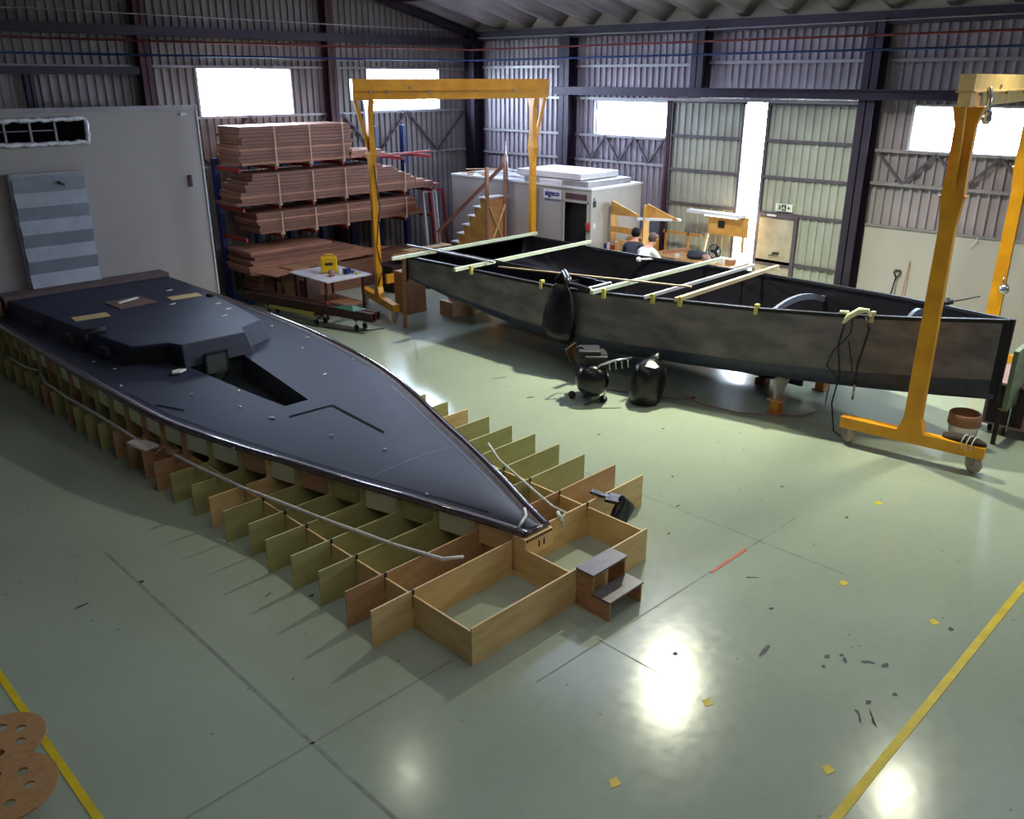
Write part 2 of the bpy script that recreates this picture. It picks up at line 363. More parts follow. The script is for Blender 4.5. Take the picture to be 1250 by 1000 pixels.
wsub(wr, 'panel_cap', box(XW-.15,XW-.03,YN,7.12,1.92,1.95), 'girt')
wsub(wr, 'lower_panel', box(XW-.1,XW-.04,10.95,12.6,0,1.5), 'bluegrey')

# windows
def window(n, axis, c, h):
    a0,a1,z0,z1 = h; t = .04
    k = MB()
    def bx(p0,p1,q0,q1,d0,d1):
        if axis == 0: k.box(c+d0,c+d1,p0,p1,q0,q1)
        else: k.box(p0,p1,c+d0,c+d1,q0,q1)
    bx(a0-t,a1+t,z0-t,z0,-.05,.05); bx(a0-t,a1+t,z1,z1+t,-.05,.05); bx(a0-t,a0,z0,z1,-.05,.05); bx(a1,a1+t,z0,z1,-.05,.05)
    w = struct(k.build('window_%d' % n, 'white'), None)
    k = MB(); bx(a0,a1,z0,z1,-.004,.004)
    struct(k.build('pane', 'glass', w))
window(1,1,YW,WL1); window(2,1,YW,WL2); window(3,0,XW,WR1); window(4,0,XW,WR2); window(5,0,XW,(-2.5,-.3,3.37,4.11)); window(6,1,YW,(.5,2.8,3.83,4.78))

# sliding doors
XD = XW-.2
def leaf(n, y0, y1, rails, hole=None):
    k = MB(); corr(k, 0, XD+.03, y0+.04, y1-.04, .03, 4.1, [hole] if hole else [], dep=.03)
    o = struct(k.build('door_%d' % n, 'doorsheet', origin=(XD,y0,0), fixn=False))
    f = MB(); f.box(XD-.04,XD+.04,y0,y0+.06,.02,4.12); f.box(XD-.04,XD+.04,y1-.06,y1,.02,4.12)
    for z in rails: f.box(XD-.03,XD-.002,y0+.06,y1-.06,z-.03,z+.03)
    f.box(XD-.04,XD+.04,y0,y1,4.09,4.15); struct(f.build('frame', 'frame', o))
    return o
leaf(1, 9.92, 11.78, (.7,1.95,2.68,3.4))
HD = (8.55,9.36,.05,1.86)
d2 = leaf(2, 7.42, 9.42, (.95,1.95,2.68,3.4), HD)
f = MB(); f.box(XD-.06,XD+.02,8.47,8.55,.02,1.95); f.box(XD-.06,XD+.02,8.55,9.36,1.87,1.95)
struct(f.build('frame', 'frame', d2))
d3 = struct(box(XD-.03,XD+.02,8.56,9.35,.06,1.86).build('door_3', mat('worn pale door',(186,178,158),.6,0,.12,3,0,rgb2=(160,148,128))), 'pale hinged pedestrian door in the right sliding leaf')
struct(box(XD-.045,XD-.03,8.56,9.35,.86,.92).build('rail', 'frame', d3))
k = MB(); k.box(XD-.09,XD-.03,8.82,8.95,1.13,1.16); k.tube([(XD-.08,8.9,1.12),(XD-.08,9.02,1.08)],.012); struct(k.build('door_handle', 'black', d3))
struct(box(XW-.36,XW-.28,7.3,12.3,4.13,4.19).build('trim_1', 'girt'), 'sliding door track')
k = MB(); k.bar((XW-.3,7.32,0.0),(XW-.3,7.32,4.15),.14,.14); struct(k.build('trim_2', 'girt'), 'grey steel door jamb post')
# exit sign
e = thing('exit_sign', (XD-.02,8.86,2.02), 'small white and green running figure exit sign above the pedestrian door', 'sign')
box(XD-.05,XD-.032,8.62,9.0,2.02,2.17).build('panel', 'exit', e)
k = MB(); xx = XD-.056
k.box(xx,xx+.004,8.76,8.86,2.035,2.155)
k.add([(xx,8.72,2.06),(xx,8.66,2.095),(xx,8.72,2.13)],[(0,1,2)]); k.box(xx,xx+.004,8.88,8.91,2.05,2.14); k.box(xx,xx+.004,8.91,8.95,2.05,2.065); k.box(xx,xx+.004,8.91,8.95,2.125,2.14); k.box(xx,xx+.004,8.91,8.94,2.088,2.102)
k.build('symbol', 'signgreen', e)
k = MB(); xx = XD-.06
k.tube([(xx,8.80,2.13),(xx,8.815,2.095)],.009); k.tube([(xx,8.815,2.1),(xx,8.79,2.07),(xx,8.80,2.045)],.007); k.tube([(xx,8.815,2.1),(xx,8.84,2.07),(xx,8.85,2.05)],.007); k.build('running_figure', 'exit', e)
tag(box(XD-.09,XD-.062,8.95,9.15,1.9,1.94).build('door_closer','white'), 'white door closer box over the pedestrian door', 'door closer')

# pipes along the walls
def pipe(pts, r, m, label, name='pipe', cat='pipe'):
    return tag(MB().tube(pts, r, 8).build(name, m), label, cat)
pipe([(XL+.1,YW-.4,5.28),(XW-.5,YW-.4,5.28),(XW-.5,YN+.2,5.36)], .022, 'red', 'thin red pipe running high along both corrugated walls')
pipe([(XL+.1,YW-.4,5.02),(XW-.5,YW-.4,5.02),(XW-.5,YN+.2,5.14)], .022, 'blue', 'thin blue pipe running high along both corrugated walls')
pipe([(XL+.1,YW-.5,5.72),(6,YW-.5,5.76),(15.5,YW-.5,5.72)], .013, 'girt', 'pale cable stretched above the gable wall tie beam', 'cable', 'cable')
pipe([(10.8,YW-.16,4.98),(13,YW-.16,4.98),(13,YW-.16,4.99)], .012, 'girt', 'short pale conduit on the gable wall between the two windows', 'conduit', 'conduit')
pipe([(XW-.62,17.6,5.55),(XW-.62,11,5.52),(XW-.62,2,5.58)], .012, 'girt', 'pale cable run below the roof along the right wall', 'cable', 'cable')

# ceiling: deep trapezoid roof sheets running down the slope
def roofhalf(xa, xb):
    k = MB(); pitch = 1.02; ys = []; y = YN-.2
    while y < YW+.3:
        ys += [(y,0),(y+.16,0),(y+.40,.24),(y+.48,.26),(y+.70,.26),(y+.78,.24)]; y += pitch
    ys.append((y,0))
    rows = []
    for i in range(7):
        x = xa+(xb-xa)*i/6
        rows.append([(x, q[0], roofz(x)+q[1]) for q in ys])
    k.grid(rows, smooth=False); return k
ce = struct(roofhalf(RIDGE, XW+.25).build('ceiling', 'roof', origin=(RIDGE,0,7), fixn=False), 'grey ribbed steel roof sheeting')
struct(roofhalf(RIDGE, XL-.25).build('slope', 'roof', ce, fixn=False))
k = MB(); k.box(XL-.4, XW+.4, YN-.4, YW+.4, 8.6, 8.7); k.box(XL-.4,XW+.4,YW+.3,YW+.4,6,8.6); k.box(XL-.4,XW+.4,YN-.4,YN-.3,6,8.6); k.box(XL-.4,XL-.3,YN-.3,YW+.3,6.,8.6); k.box(XW+.3,XW+.4,YN-.3,YW+.3,6,8.6)
struct(k.build('weather_skin', 'roof', ce))
struct(box(XW-.05,XW-.045,YN,YW,5.7,6.12).build('trim_3', 'closer'), 'cream closers under the roof ribs')
for x in (14.2, 10.6, 3.4): struct(box(x-.04,x+.04,YN,YW-.2,roofz(x)-.12,roofz(x)-.005).build('purlin', 'colred', ce))
# ground outside
struct(box(-40,60,-40,60,-.4,-.26).build('trim_4', 'joint'), 'bare concrete yard outside')

# ------------------------------------------------------------------ deck mould on its building jig (left boat)
CX = 5.44
TY = [5.1,5.2,5.5,6,6.5,7,7.5,8,8.5,9,9.5,10,10.5,11,12,13,14,15,16.2]
TW = [.18,.205,.30,.48,.65,.82,.97,1.13,1.29,1.43,1.56,1.64,1.69,1.725,1.78,1.79,1.79,1.8,1.8]
TZ = [.47,.48,.50,.54,.57,.59,.61,.64,.665,.69,.705,.725,.75,.775,.815,.835,.84,.845,.85]
def interp(xs, ys, x):
    if x <= xs[0]: return ys[0]
    for i in range(len(xs)-1):
        if x <= xs[i+1]: return ys[i]+(ys[i+1]-ys[i])*(x-xs[i])/(xs[i+1]-xs[i])
    return ys[-1]
dw = lambda y: interp(TY, TW, y); dz = lambda y: interp(TY, TZ, y)
def camber(y): return .045*max(0, min(1, (12-y)/3))
deck = thing('deck_mould', (CX, 10.5, 0), 'long dark slate boat deck with raised cabin lying on wooden frames at left', 'boat deck')
stations = sorted(set([5.12,5.2,5.35,5.5,5.75]+[6+.25*i for i in range(13)]+[9.23,9.6,10,10.4,10.8,11.15,11.5]+[11.8,12.2,12.6,13,13.5,14,14.5,15,15.6,16.2]))
stations = [y for y in stations if not (9.23 < y < 9.3)]
HL = lambda y: interp([5.1,9.23,11.5,16.2],[-.06,-.27,-.50,-.55], y); HR = lambda y: interp([5.1,9.23,11.5,16.2],[.06,.07,.36,.5], y)
rows = []
for y in stations:
    w = dw(y)-min(.12,dw(y)*.5); z0 = dz(y)-.02; hl, hr = max(HL(y), -w*.6), min(HR(y), w*.6)
    xs = [-w, -w+(w+hl)*.33, -w+(w+hl)*.66, hl, (hl+hr)/2, hr, hr+(w-hr)*.33, hr+(w-hr)*.66, w]
    rows.append([(CX+x, y, z0+camber(y)*(1-(x/w)**2)) for x in xs])
k = MB(); n = 9; vs = [p for r in rows for p in r]; fs = []
for i in range(len(rows)-1):
    for j in range(n-1):
        if 9.2 < stations[i] and stations[i+1] < 11.51 and j in (3,4): continue
        fs.append((i*n+j, i*n+j+1, (i+1)*n+j+1, (i+1)*n+j))
k.add(vs, fs, 0, True)
# thin underside so the deck has thickness
vs2 = [(p[0],p[1],p[2]-.03) for r in rows for p in r]; k.add(vs2, [tuple(reversed(f)) for f in fs], 0, True)
k.build('deck', 'deck', deck, fixn=False)
# cockpit well
k = MB(); q = [(CX+HL(9.23),9.23),(CX+HR(9.23),9.23),(CX+HR(11.5),11.5),(CX+HL(11.5),11.5)]
zt = [dz(9.23)+.02, dz(9.23)+.02, dz(11.5)-.012, dz(11.5)-.012]
vs = [(a,b,z) for (a,b),z in zip(q,zt)]+[(a,b,.42) for a,b in q]
k.add(vs, [(4,5,6,7),(0,4,7,3),(1,2,6,5),(2,3,7,6)]); k.add([vs[0],vs[1],(q[1][0],9.6,.42),(q[0][0]+.0,9.6,.42)],[(0,1,2,3)])
k.build('cockpit_well', mat('cockpit laminate',(58,62,66),.4,0,.3,4), deck, fixn=False)
# rim all around
def rimrow(side):
    rs = []
    for y in [5.1]+[t for t in stations if t > 5.13]:
        w = dw(y); z = dz(y); x = CX+side*w
        rs.append([(x-side*.14,y,z-.018),(x-side*.10,y,z+.002),(x-side*.07,y,z+.006)])
    return rs
def rimrow2(side):
    rs = []
    for y in [5.1]+[t for t in stations if t > 5.13]:
        w = dw(y); z = dz(y); x = CX+side*w
        prof = [(-.085,.004),(-.07,.016),(-.05,.023),(-.03,.025),(-.012,.019),(0,.006),(.004,-.008),(.001,-.03),(-.02,-.034)]
        rs.append([(x+side*a,y,z+b) for a,b in prof])
    return rs
k = MB(); k.grid(rimrow(-1)); k.grid(rimrow(1))
k.add([(CX-dw(5.1)+.05,5.1,.478),(CX+dw(5.1)-.05,5.1,.478),(CX+dw(5.2)-.1,5.2,.47),(CX-dw(5.2)+.1,5.2,.47)],[(0,1,2,3)])
k.build('flange', 'rimdark', deck, fixn=False)
k = MB(); k.grid(rimrow2(-1)); k.grid(rimrow2(1)); k.tube([(CX-.17,5.1,.465),(CX+.17,5.1,.465)],.022)
k.build('rim', 'rim', deck, fixn=False)
# cut line on the deck and hatch grooves
k = MB()
def surf(x, y):
    w = dw(y)-min(.12,dw(y)*.5); t = min(1,abs(x-CX)/w)
    return dz(y)-.02+camber(y)*(1-t*t)+.006
def dline(p, q, w, mb, n=8):
    p, q = Vector(p), Vector(q); d = (q-p).normalized(); nn = Vector((-d.y,d.x))*w/2; rr = []
    for i in range(n+1):
        c = p+(q-p)*i/n; rr.append([(c.x+nn.x,c.y+nn.y,surf(c.x,c.y)),(c.x-nn.x,c.y-nn.y,surf(c.x,c.y))])
    mb.grid(rr, smooth=False)
pts = [(CX-dw(y)+.2, y) for y in (5.75,6.2,7,8,9,10,11)]
for a, b in zip(pts, pts[1:]): dline(a, b, .012, k, 4)
dline((5.3,5.62),(CX-dw(5.75)+.2,5.75),.012,k,2)
dline((5.02,8.90),(5.62,8.86),.035,k); dline((5.62,8.86),(5.62,7.78),.035,k); dline((4.02,10.4),(4.2,10.0),.03,k,3)
k.build('groove', 'groove', deck, fixn=False)
k = MB(); pts = [(CX+dw(y)-.2, y) for y in (5.75,6.2,7,8,9)]
for a, b in zip(pts, pts[1:]): dline(a, b, .008, k, 4)
dline((CX-.6,7.0),(CX+.6,7.0),.006,k)
k.build('scribed_line', mat('scribed line',(112,114,124),.5), deck, fixn=False)
# cabin
top = [(4.41,11.97),(4.86,11.78),(4.94,11.54),(5.93,11.52),(6.0,11.78),(6.45,11.97),(6.62,13.15),(6.82,15.3),(6.82,16.1),(4.05,16.1),(4.10,15.3),(4.28,13.1)]
bot = [(4.36,12.06),(4.84,11.86),(4.9,11.42),(5.97,11.40),(6.05,11.68),(6.52,11.87),(6.74,13.1),(6.95,15.3),(6.95,16.15),(3.93,16.15),(3.97,15.3),(4.16,13.1)]
cab = MB(); N = len(top)
cab.add([(x,y,1.08) for x,y in top]+[(x,y,.78) for x,y in bot], [tuple(range(N))]+[(i,(i+1)%N,(i+1)%N+N,i+N) for i in range(N)])
cb = cab.build('cabin', mat('slate cabin laminate',(46,51,70),.55,0,.12,2.,.04,90,spec=.3), deck, bevel=.02)
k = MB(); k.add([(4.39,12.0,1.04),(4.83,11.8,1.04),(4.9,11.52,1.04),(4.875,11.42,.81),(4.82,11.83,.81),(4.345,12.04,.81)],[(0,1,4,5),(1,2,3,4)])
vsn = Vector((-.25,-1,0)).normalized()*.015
k.v = [v+vsn for v in k.v]; k.build('window_recess', 'black', cb, fixn=False)  # black panel paints in the deep shade on this front face
k = MB(); k.box(5.17,5.2,11.355,11.4,.62,.92); k.box(5.5,5.53,11.355,11.4,.62,.92); k.box(5.17,5.53,11.355,11.4,.9,.93); k.build('hatch_frame', 'black', cb)
box(5.2,5.5,11.36,11.4,.62,.9).build('hatch', mat('grey green hatch',(74,80,80),.4), cb)
for (y,dx) in ((12.55,.0),(13.6,-.05),(14.7,-.06)):
    x = interp([12.06,13.1,15.3],[4.30,4.155,3.98], y)
    box(x-.02,x+.06,y-.12,y+.12,.86,.98).build('window_blank', mat('reddish blank',(58,38,44),.6), cb)
k = MB(); k.tube([(4.18,13.05,.80),(4.17,13.05,1.07),(4.2,13.05,1.11),(4.45,12.95,1.12)],.05,10); k.build('vent_pipe', 'black', cb)
k = MB(); k.lathe([(.07,1.08),(.07,1.11),(.05,1.13)],(6.62,14.0,0),12); k.build('knob', 'black', cb)
box(3.98,6.85,16.1,16.5,.84,1.14).build('end_board', mat('grey brown board',(104,88,84),.7,0,.1,4), deck)
box(3.5,3.9,16.0,16.35,.85,1.1).build('end_block', 'lumber', deck)
# things lying on the deck
def patch(name, x, y, z, dx, dy, rot, m, label, cat, group=None, h=.012):
    return tag(MB().obox((x,y,z+h/2),dx,dy,h,rot).build(name, m), label, cat, group)
patch('board', 4.62,14.0,1.081,.26,.52,PI/2-.1,'tape','pale yellow rectangle of board on the cabin top, left one','board')
patch('board', 6.28,14.25,1.081,.26,.52,PI/2-.1,'tape','pale yellow rectangle of board on the cabin top, right one','board')
patch('board', 5.45,14.5,1.081,.62,.62,.05,mat('brown offcut',(124,100,86),.7,0,.1,6),'square brown board with a white paper strip between the yellow rectangles','board')
patch('paper_strip', 5.45,14.6,1.094,.42,.06,.4,'paper','crumpled white paper strip on the brown board on the cabin top','paper', h=.02)
scr = [(4.5,10.4),(5.0,10.1),(3.95,11.3),(4.15,12.0),(4.05,12.5),(6.75,12.0),(6.95,11.5),(6.6,11.1),(6.3,10.7),(6.85,12.4),(4.75,9.6),(4.85,9.0),(5.35,7.4),(5.05,6.3),(4.12,8.6),(5.1,8.1),(6.9,10.2),(6.2,9.9)]
for x, y in scr:
    s = random.uniform(.015,.032); z = surf(x,y)-.001
    k = MB(); a = random.uniform(0,3); c, d = math.cos(a), math.sin(a)
    k.prism([(x+c*s*1.6,y+d*s*1.6),(x-d*s*.5,y+c*s*.5),(x-c*s*1.2,y-d*s*.9),(x+d*s*.6,y-c*s*.4)],2,z,z+.012)
    tag(k.build('paper_scrap','paper'),'tiny white scrap lying on the dark slate deck','paper scrap','white scraps on the slate deck')
for x, y in ((6.45,13.4),(6.4,12.95),(6.15,12.6),(6.3,14.9),(5.9,13.9)):
    k = MB(); k.prism([(x-.06,y-.02),(x+.01,y-.03),(x+.07,y+.02),(x,y+.02)],2,1.081,1.09)
    tag(k.build('paper_scrap','paper'),'tiny white scrap lying on the cabin roof','paper scrap','white scraps on the cabin roof')
k = MB(); x,y = 4.72,11.25
k.prism([(x-.1,y-.03),(x,y-.07),(x+.12,y),(x+.03,y+.06),(x-.06,y+.05)],2,.80,.825); tag(k.build('paper_scrap','paper'),'crumpled whitish rag at the foot of the dark cabin window','rag')
tag(MB().tube([(5.28,5.2,.5),(5.36,5.22,.53),(5.5,5.3,.52),(5.58,5.4,.53)],.016,8).build('cord','rope'),'thin pale cord lying over the tip of the slate deck','cord')

# jig
jig = thing('building_jig', (CX,10.4,0), 'wooden cross frames and long boards carrying the slate deck, box frame at its tip', 'building jig')
FY = [5.23,5.63,6.08,6.50,6.94,7.35,7.79,8.19,8.6,9.06,9.5,9.92]+[10.35+.43*i for i in range(14)]
wood = ['birch','birchr','birchg','birchg','birchg','birchg','birchg','birch','birchg','birchg']
for i, y in enumerate(FY):
    xa, xb = 3.55+random.uniform(-.03,.03), 7.33+random.uniform(-.03,.03)
    w = dw(y)-.02; zt = dz(y)-.04; hh = .375
    if i == 0: poly = [(xa,0),(xb,0),(xb,hh),(xa,hh)]
    elif w < .3: poly = [(xa,0),(xb,0),(xb,hh),(CX+w,hh),(CX+w,zt),(CX-w,zt),(CX-w,hh),(xa,hh)]
    else:
        poly = [(xa,0),(xb,0),(xb,hh),(CX+w+.02,hh),(CX+w,hh+.02),(CX+w,zt),(CX-w,zt),(CX-w,hh+.02),(CX-w-.02,hh),(xa,hh)]
    if 9.2 < y < 11.6:
        a, b = CX+HL(y)-.05, CX+HR(y)+.05; j = [t for t in range(len(poly)) if abs(poly[t][0]-(CX-w))<1e-6 and abs(poly[t][1]-zt)<1e-6][0]
        poly[j:j] = [(b,zt),(b,.38),(a,.38),(a,zt)]
    wd = wood[i] if i < len(wood) else random.choice(['birchg','birchg','birchr','birchr'])
    MB().prism(poly, 1, y-.009, y+.009).build('frame_board', wd, jig)
for x in (3.985, 5.25, 6.36):
    k = MB()
    for a, b in zip([4.46]+[q+.009 for q in FY], [q-.009 for q in FY]): k.box(x-.009,x+.009,a,b,0.0,.33)
    k.build('stringer', 'birch', jig)
k = MB()
for y in FY[:8]:
    for x in (3.985,5.25,6.36): box(x-.013,x+.013,y-.012,y+.012,.2,.378).build('slot', 'black', jig)
box(3.97,6.37,4.44,4.458,0,.37).build('box_board', 'birch', jig)
k = MB(); k.box(CX-.21,CX+.18,5.05,5.22,.25,.44); k.build('bow_block', 'birch', jig)
box(CX-.22,CX-.08,5.2,5.222,.05,.40).build('packing_piece', 'birchr', jig)
k = MB()
for i in range(12): x = CX-.19+i*.031; box(x,x+.01,5.04,5.06,.41,.435).build('fixing', 'black', jig)
for x in (CX-.02,CX+.05): box(x,x+.012,5.043,5.06,.3,.37).build('fixing', 'black', jig)
for side in (-1, 1):
    ys = [5.15]+FY
    for i in range(len(ys)-1):
        a, b = ys[i]+.012, ys[i+1]-.012; rc = min(.085,dw(a)*.3); xa, xb = CX+side*(dw(a)-rc), CX+side*(dw(b)-rc); za, zb = dz(a)-.035, dz(b)-.035
        h = min(.25, za-.12); t = side*.012
        k = MB(); k.add([(xa,a,za-h),(xb,b,zb-h),(xb,b,zb),(xa,a,za),(xa+t,a,za-h),(xb+t,b,zb-h),(xb+t,b,zb),(xa+t,a,za)],[(0,1,2,3),(4,7,6,5),(0,4,5,1),(3,2,6,7),(0,3,7,4),(1,5,6,2)])
        wd = 'birch' if i < 2 else ('mint' if i in (2,4,7,9,10,11,12,13,14,15,17,18,20,21) else 'birchg' if i in (3,5) else 'birchr')
        k.build('infill_panel', wd, jig)
# white ropes over the frames
rp = [(3.62,15.2,.40),(3.66,14.4,.385),(3.72,13.9,.43),(3.62,13.4,.39),(3.62,12.5,.385),(3.66,11.5,.39),(3.68,10.2,.39),(3.80,9.5,.39),(3.84,9.0,.385),(3.94,8.07,.39),(4.06,7.4,.39),(4.15,6.95,.385),(4.25,6.4,.39),(4.35,5.98,.385),(4.5,5.42,.39),(4.66,5.3,.40)]
k = MB(); rr = [.014+.008*abs(math.sin(i*1.7)) for i in range(len(rp))]; k.tube(rp, rr, 8)
ro = k.build('rope', 'rope'); tag(ro, 'white rope lying over the near ends of the jig frames', 'rope')
k = MB(); k.tube([(6.45,6.85,.54),(6.39,6.6,.42),(6.19,5.99,.41),(6.0,5.4,.4),(5.98,5.2,.41),(5.90,5.19,.37),(5.9,5.16,.28)],.014,8); k.tube([(5.93,5.26,.41),(5.86,5.16,.40),(5.9,5.17,.34)],.02,8)
tag(k.build('rope','rope'),'white rope hanging over the far side jig frames near the tip', 'rope')
k = MB(); k.obox((3.66,10.02,.4),.2,.3,.02,.2); k.obox((3.6,10.08,.42),.12,.2,.02,.5,0,(0.2,.1,.5)); tag(k.build('paper_bundle','paper'),'folded white paper under the rope on the near frames','paper')
k = MB()
for i in range(7): k.tube([(3.66+random.uniform(-.06,.12),9.74+random.uniform(-.1,.1),.40),(3.75,9.7,.45),(3.8+random.uniform(-.05,.1),9.6+random.uniform(-.1,.1),.40)],.012,6)
tag(k.build('cloth_bundle','cardboard'),'crumpled tan cloth on the rope beside the white paper','cloth')
# black bag hanging on a frame end
def blob(c, rx, ry, rz, seed, amp=.15, nu=18, nv=12, fn=None):
    rnd = random.Random(seed); ph = [(rnd.uniform(0,6),rnd.uniform(1,4),rnd.uniform(1,4)) for _ in range(5)]
    k = MB(); rows = []
    for i in range(nv+1):
        t = PI*i/nv; row = []
        for j in range(nu+1):
            a = 2*PI*(j % nu)/nu; s = 1+amp*sum(math.sin(p+q*a*round(1)+r*t) if False else math.sin(p+round(q)*a)*math.sin(r*t) for p,q,r in ph)/2
            x, y, z = math.sin(t)*math.cos(a)*rx*s, math.sin(t)*math.sin(a)*ry*s, -math.cos(t)*rz
            if fn: x,y,z = fn(x,y,z)
            row.append((c[0]+x,c[1]+y,c[2]+z))
        rows.append(row)
    k.grid(rows); return k
def bagfn(x,y,z):
    t = (z+.18)/.36; return x*(.35+.9*min(1,max(0,(.95-t)*1.6)))if t>.5 else x*(.5+.9*t), y, z
b = blob((6.62,4.96,.27),.19,.07,.2,3,.2,fn=bagfn); b.obox((6.58,5.16,.40),.07,.36,.03,.1); b.obox((6.6,5.05,.40),.18,.16,.035,.3)
tag(b.build('black_bag','blackbag',bevel=0),'black plastic bag hung over the board behind the step stool','bag')

# step stool
st = thing('step_stool', (5.5,4.28,0), 'small wooden two step stool with grey treads against the box frame', 'step stool')
sx0, sx1 = 5.27, 5.75
for x in (sx0, sx1-.018):
    MB().prism([(4.03,0),(4.42,0),(4.42,.385),(4.23,.385),(4.23,.19),(4.03,.19)],0,x,x+.018).build('side_panel','stoolwood',st)
box(sx0-.01,sx1+.01,4.22,4.43,.385,.405).build('tread','greytop',st); box(sx0-.01,sx1+.01,4.02,4.235,.19,.21).build('tread','greytop',st)


# round discs foreground left
def disc(cx, cy, z, r, label, tilt):
    k = MB(); n = 40; ring = [(r*math.cos(2*PI*i/n), r*math.sin(2*PI*i/n)) for i in range(n)]
    bm = bmesh.new(); R = Euler(tilt).to_matrix()
    def loop(pts, zz): return [bm.verts.new((R@Vector((x,y,zz)))) for x,y in pts]
    holes = [(.33*r*2*.74*math.cos(a), .33*r*2*.74*math.sin(a)) for a in [0.2+2*PI*i/6 for i in range(6)]]
    for zz in (0,.018):
        edges = []
        o = loop(ring, zz); edges += [bm.edges.new((o[i],o[(i+1)%n])) for i in range(n)]
        for hx,hy in holes:
            h = loop([(hx+.036*math.cos(2*PI*i/14),hy+.036*math.sin(2*PI*i/14)) for i in range(14)], zz); edges += [bm.edges.new((h[i],h[(i+1)%14])) for i in range(14)]
        bmesh.ops.triangle_fill(bm, use_beauty=True, edges=edges)
    bm.verts.ensure_lookup_table(); half = len(bm.verts)//2; vv = list(bm.verts)
    def side(s, m):
        for i in range(m): bm.faces.new((vv[s+i],vv[s+(i+1)%m],vv[half+s+(i+1)%m],vv[half+s+i]))
    side(0,n)
    for q in range(6): side(n+14*q,14)
    bmesh.ops.recalc_face_normals(bm, faces=bm.faces)
    me = bpy.data.meshes.new('wooden_disc'); bm.to_mesh(me); bm.free(); me.materials.append(M['osb'])
    o = bpy.data.objects.new('wooden_disc', me); COL.objects.link(o); o.location = (cx,cy,z); return tag(o, label, 'disc')
disc(.86,5.98,.21,.29,'round brown wooden disc with holes, the farther one, partly covered',(0,0,0))
disc(.72,5.42,.255,.33,'round brown wooden disc with holes, nearest in the left corner',(0,0,.3))
for cx,cy,h,l in ((.78,5.98,.21,'brown wooden spool core under the farther disc'),(.62,5.42,.255,'brown wooden spool core under the nearest disc')):
    k = MB(); k.lathe([(.1,0),(.1,h)],(cx,cy,0),20); tag(k.build('spool_core','osb'), l, 'spool')

# ------------------------------------------------------------------ black hull (right boat)
HX = 11.9
HY = [3.0,3.3,3.6,4,4.5,5,6,7,8,9,10,11,12,13.2]
HW = [.035,.165,.31,.49,.69,.85,1.10,1.30,1.47,1.56,1.585,1.60,1.65,1.685]
HZ = [1.75,1.73,1.71,1.68,1.65,1.62,1.56,1.52,1.47,1.42,1.40,1.40,1.405,1.40]
HB = [.68,.66,.64,.62,.59,.56,.50,.46,.41,.40,.42,.52,.66,.86]
hw = lambda y: interp(HY,HW,y); hz = lambda y: interp(HY,HZ,y); hb = lambda y: interp(HY,HB,y)
hull = thing('boat_hull', (HX,8.2,0), 'large open boat hull with sanded grey sides and black inside, bow pointing right', 'boat hull')
hys = [3.0,3.1,3.2,3.3,3.45,3.6,3.8]+[4+.33*i for i in range(28)]+[13.2]
hys = sorted(y for y in set(hys) if y <= 13.2)
def section(y, inset=0.):
    w = max(.012, hw(y)-inset); zt = hz(y); zb = hb(y)+inset; keel = zb-.06*min(1,w)
    if inset: keel = zb
    half = [(w, zt),(w*.995, zt-.25*(zt-zb)),(w*.985, zt-.5*(zt-zb)),(w*.965, zt-.75*(zt-zb)),(w*.93, zb+.13*(zt-zb)),(w*.87, zb+.04*(zt-zb)),(w*.75, zb),(w*.4, keel+.01),(0, keel)]
    return half
def hrows(inset=0.):
    rows = []
    for y in hys:
        h = section(y, inset); rows.append([(HX-x,y,z) for x,z in h]+[(HX+x,y,z) for x,z in h[-2::-1]])
    return rows
k = MB(); rows = hrows(); n = len(rows[0])
vs = [p for r in rows for p in r]
k.v += [Vector(v) for v in vs]
for i in range(len(rows)-1):
    for j in range(n-1):
        k.f.append([i*n+j,i*n+j+1,(i+1)*n+j+1,(i+1)*n+j]); k.mi.append(0 if j in (0,1,2,n-2,n-3,n-4) else 1); k.sm.append(True)
k.f.append(list(range((len(rows)-1)*n, len(rows)*n))); k.mi.append(0); k.sm.append(False)
k.build('outer_skin', ['hull','navybot'], hull, fixn=False)
k = MB(); rin = hrows(.035); k.grid(rin)
k.f.append([(len(rin)-1)*n+t for t in range(n)]); k.mi.append(0); k.sm.append(False)
for i, r in enumerate(rin): pass
k.build('inner_skin', 'carbon', hull, fixn=False)
k = MB()
for s in (-1,1):
    rr = []
    for y in hys:
        w = max(.02,hw(y)); z = hz(y); rr.append([(HX+s*(w+.008),y,z-.045),(HX+s*(w+.012),y,z+.004),(HX+s*max(.0,w-.05),y,z+.008),(HX+s*max(0,w-.055),y,z-.03)])
    k.grid(rr, smooth=False)
k.box(HX-1.69,HX+1.69,13.15,13.215,1.33,1.41)
k.build('gunwale', 'hulldark', hull, fixn=False)
k = MB(); 
for s in (-1,1): k.grid([[(HX+s*(hw(y)*1.0+.006),y,z0) for z0 in [hz(y)-.02-(hz(y)-hb(y)-.1)*t/4 for t in range(5)]] for y in (3.0,3.03,3.06)], smooth=False)
k.bar((HX,2.975,.64),(HX,2.965,1.76),.05,.05); k.build('stem_band', 'hulldark', hull, fixn=False)
k = MB(); k.add([(HX-hw(13.05)-.006,13.05,1.39),(HX-1.695,13.21,1.39),(HX-1.68,13.21,.9),(HX-hw(13.05)+.0,13.05,.92)],[(0,1,2,3)]); k.build('corner_band','hulldark',hull,fixn=False)
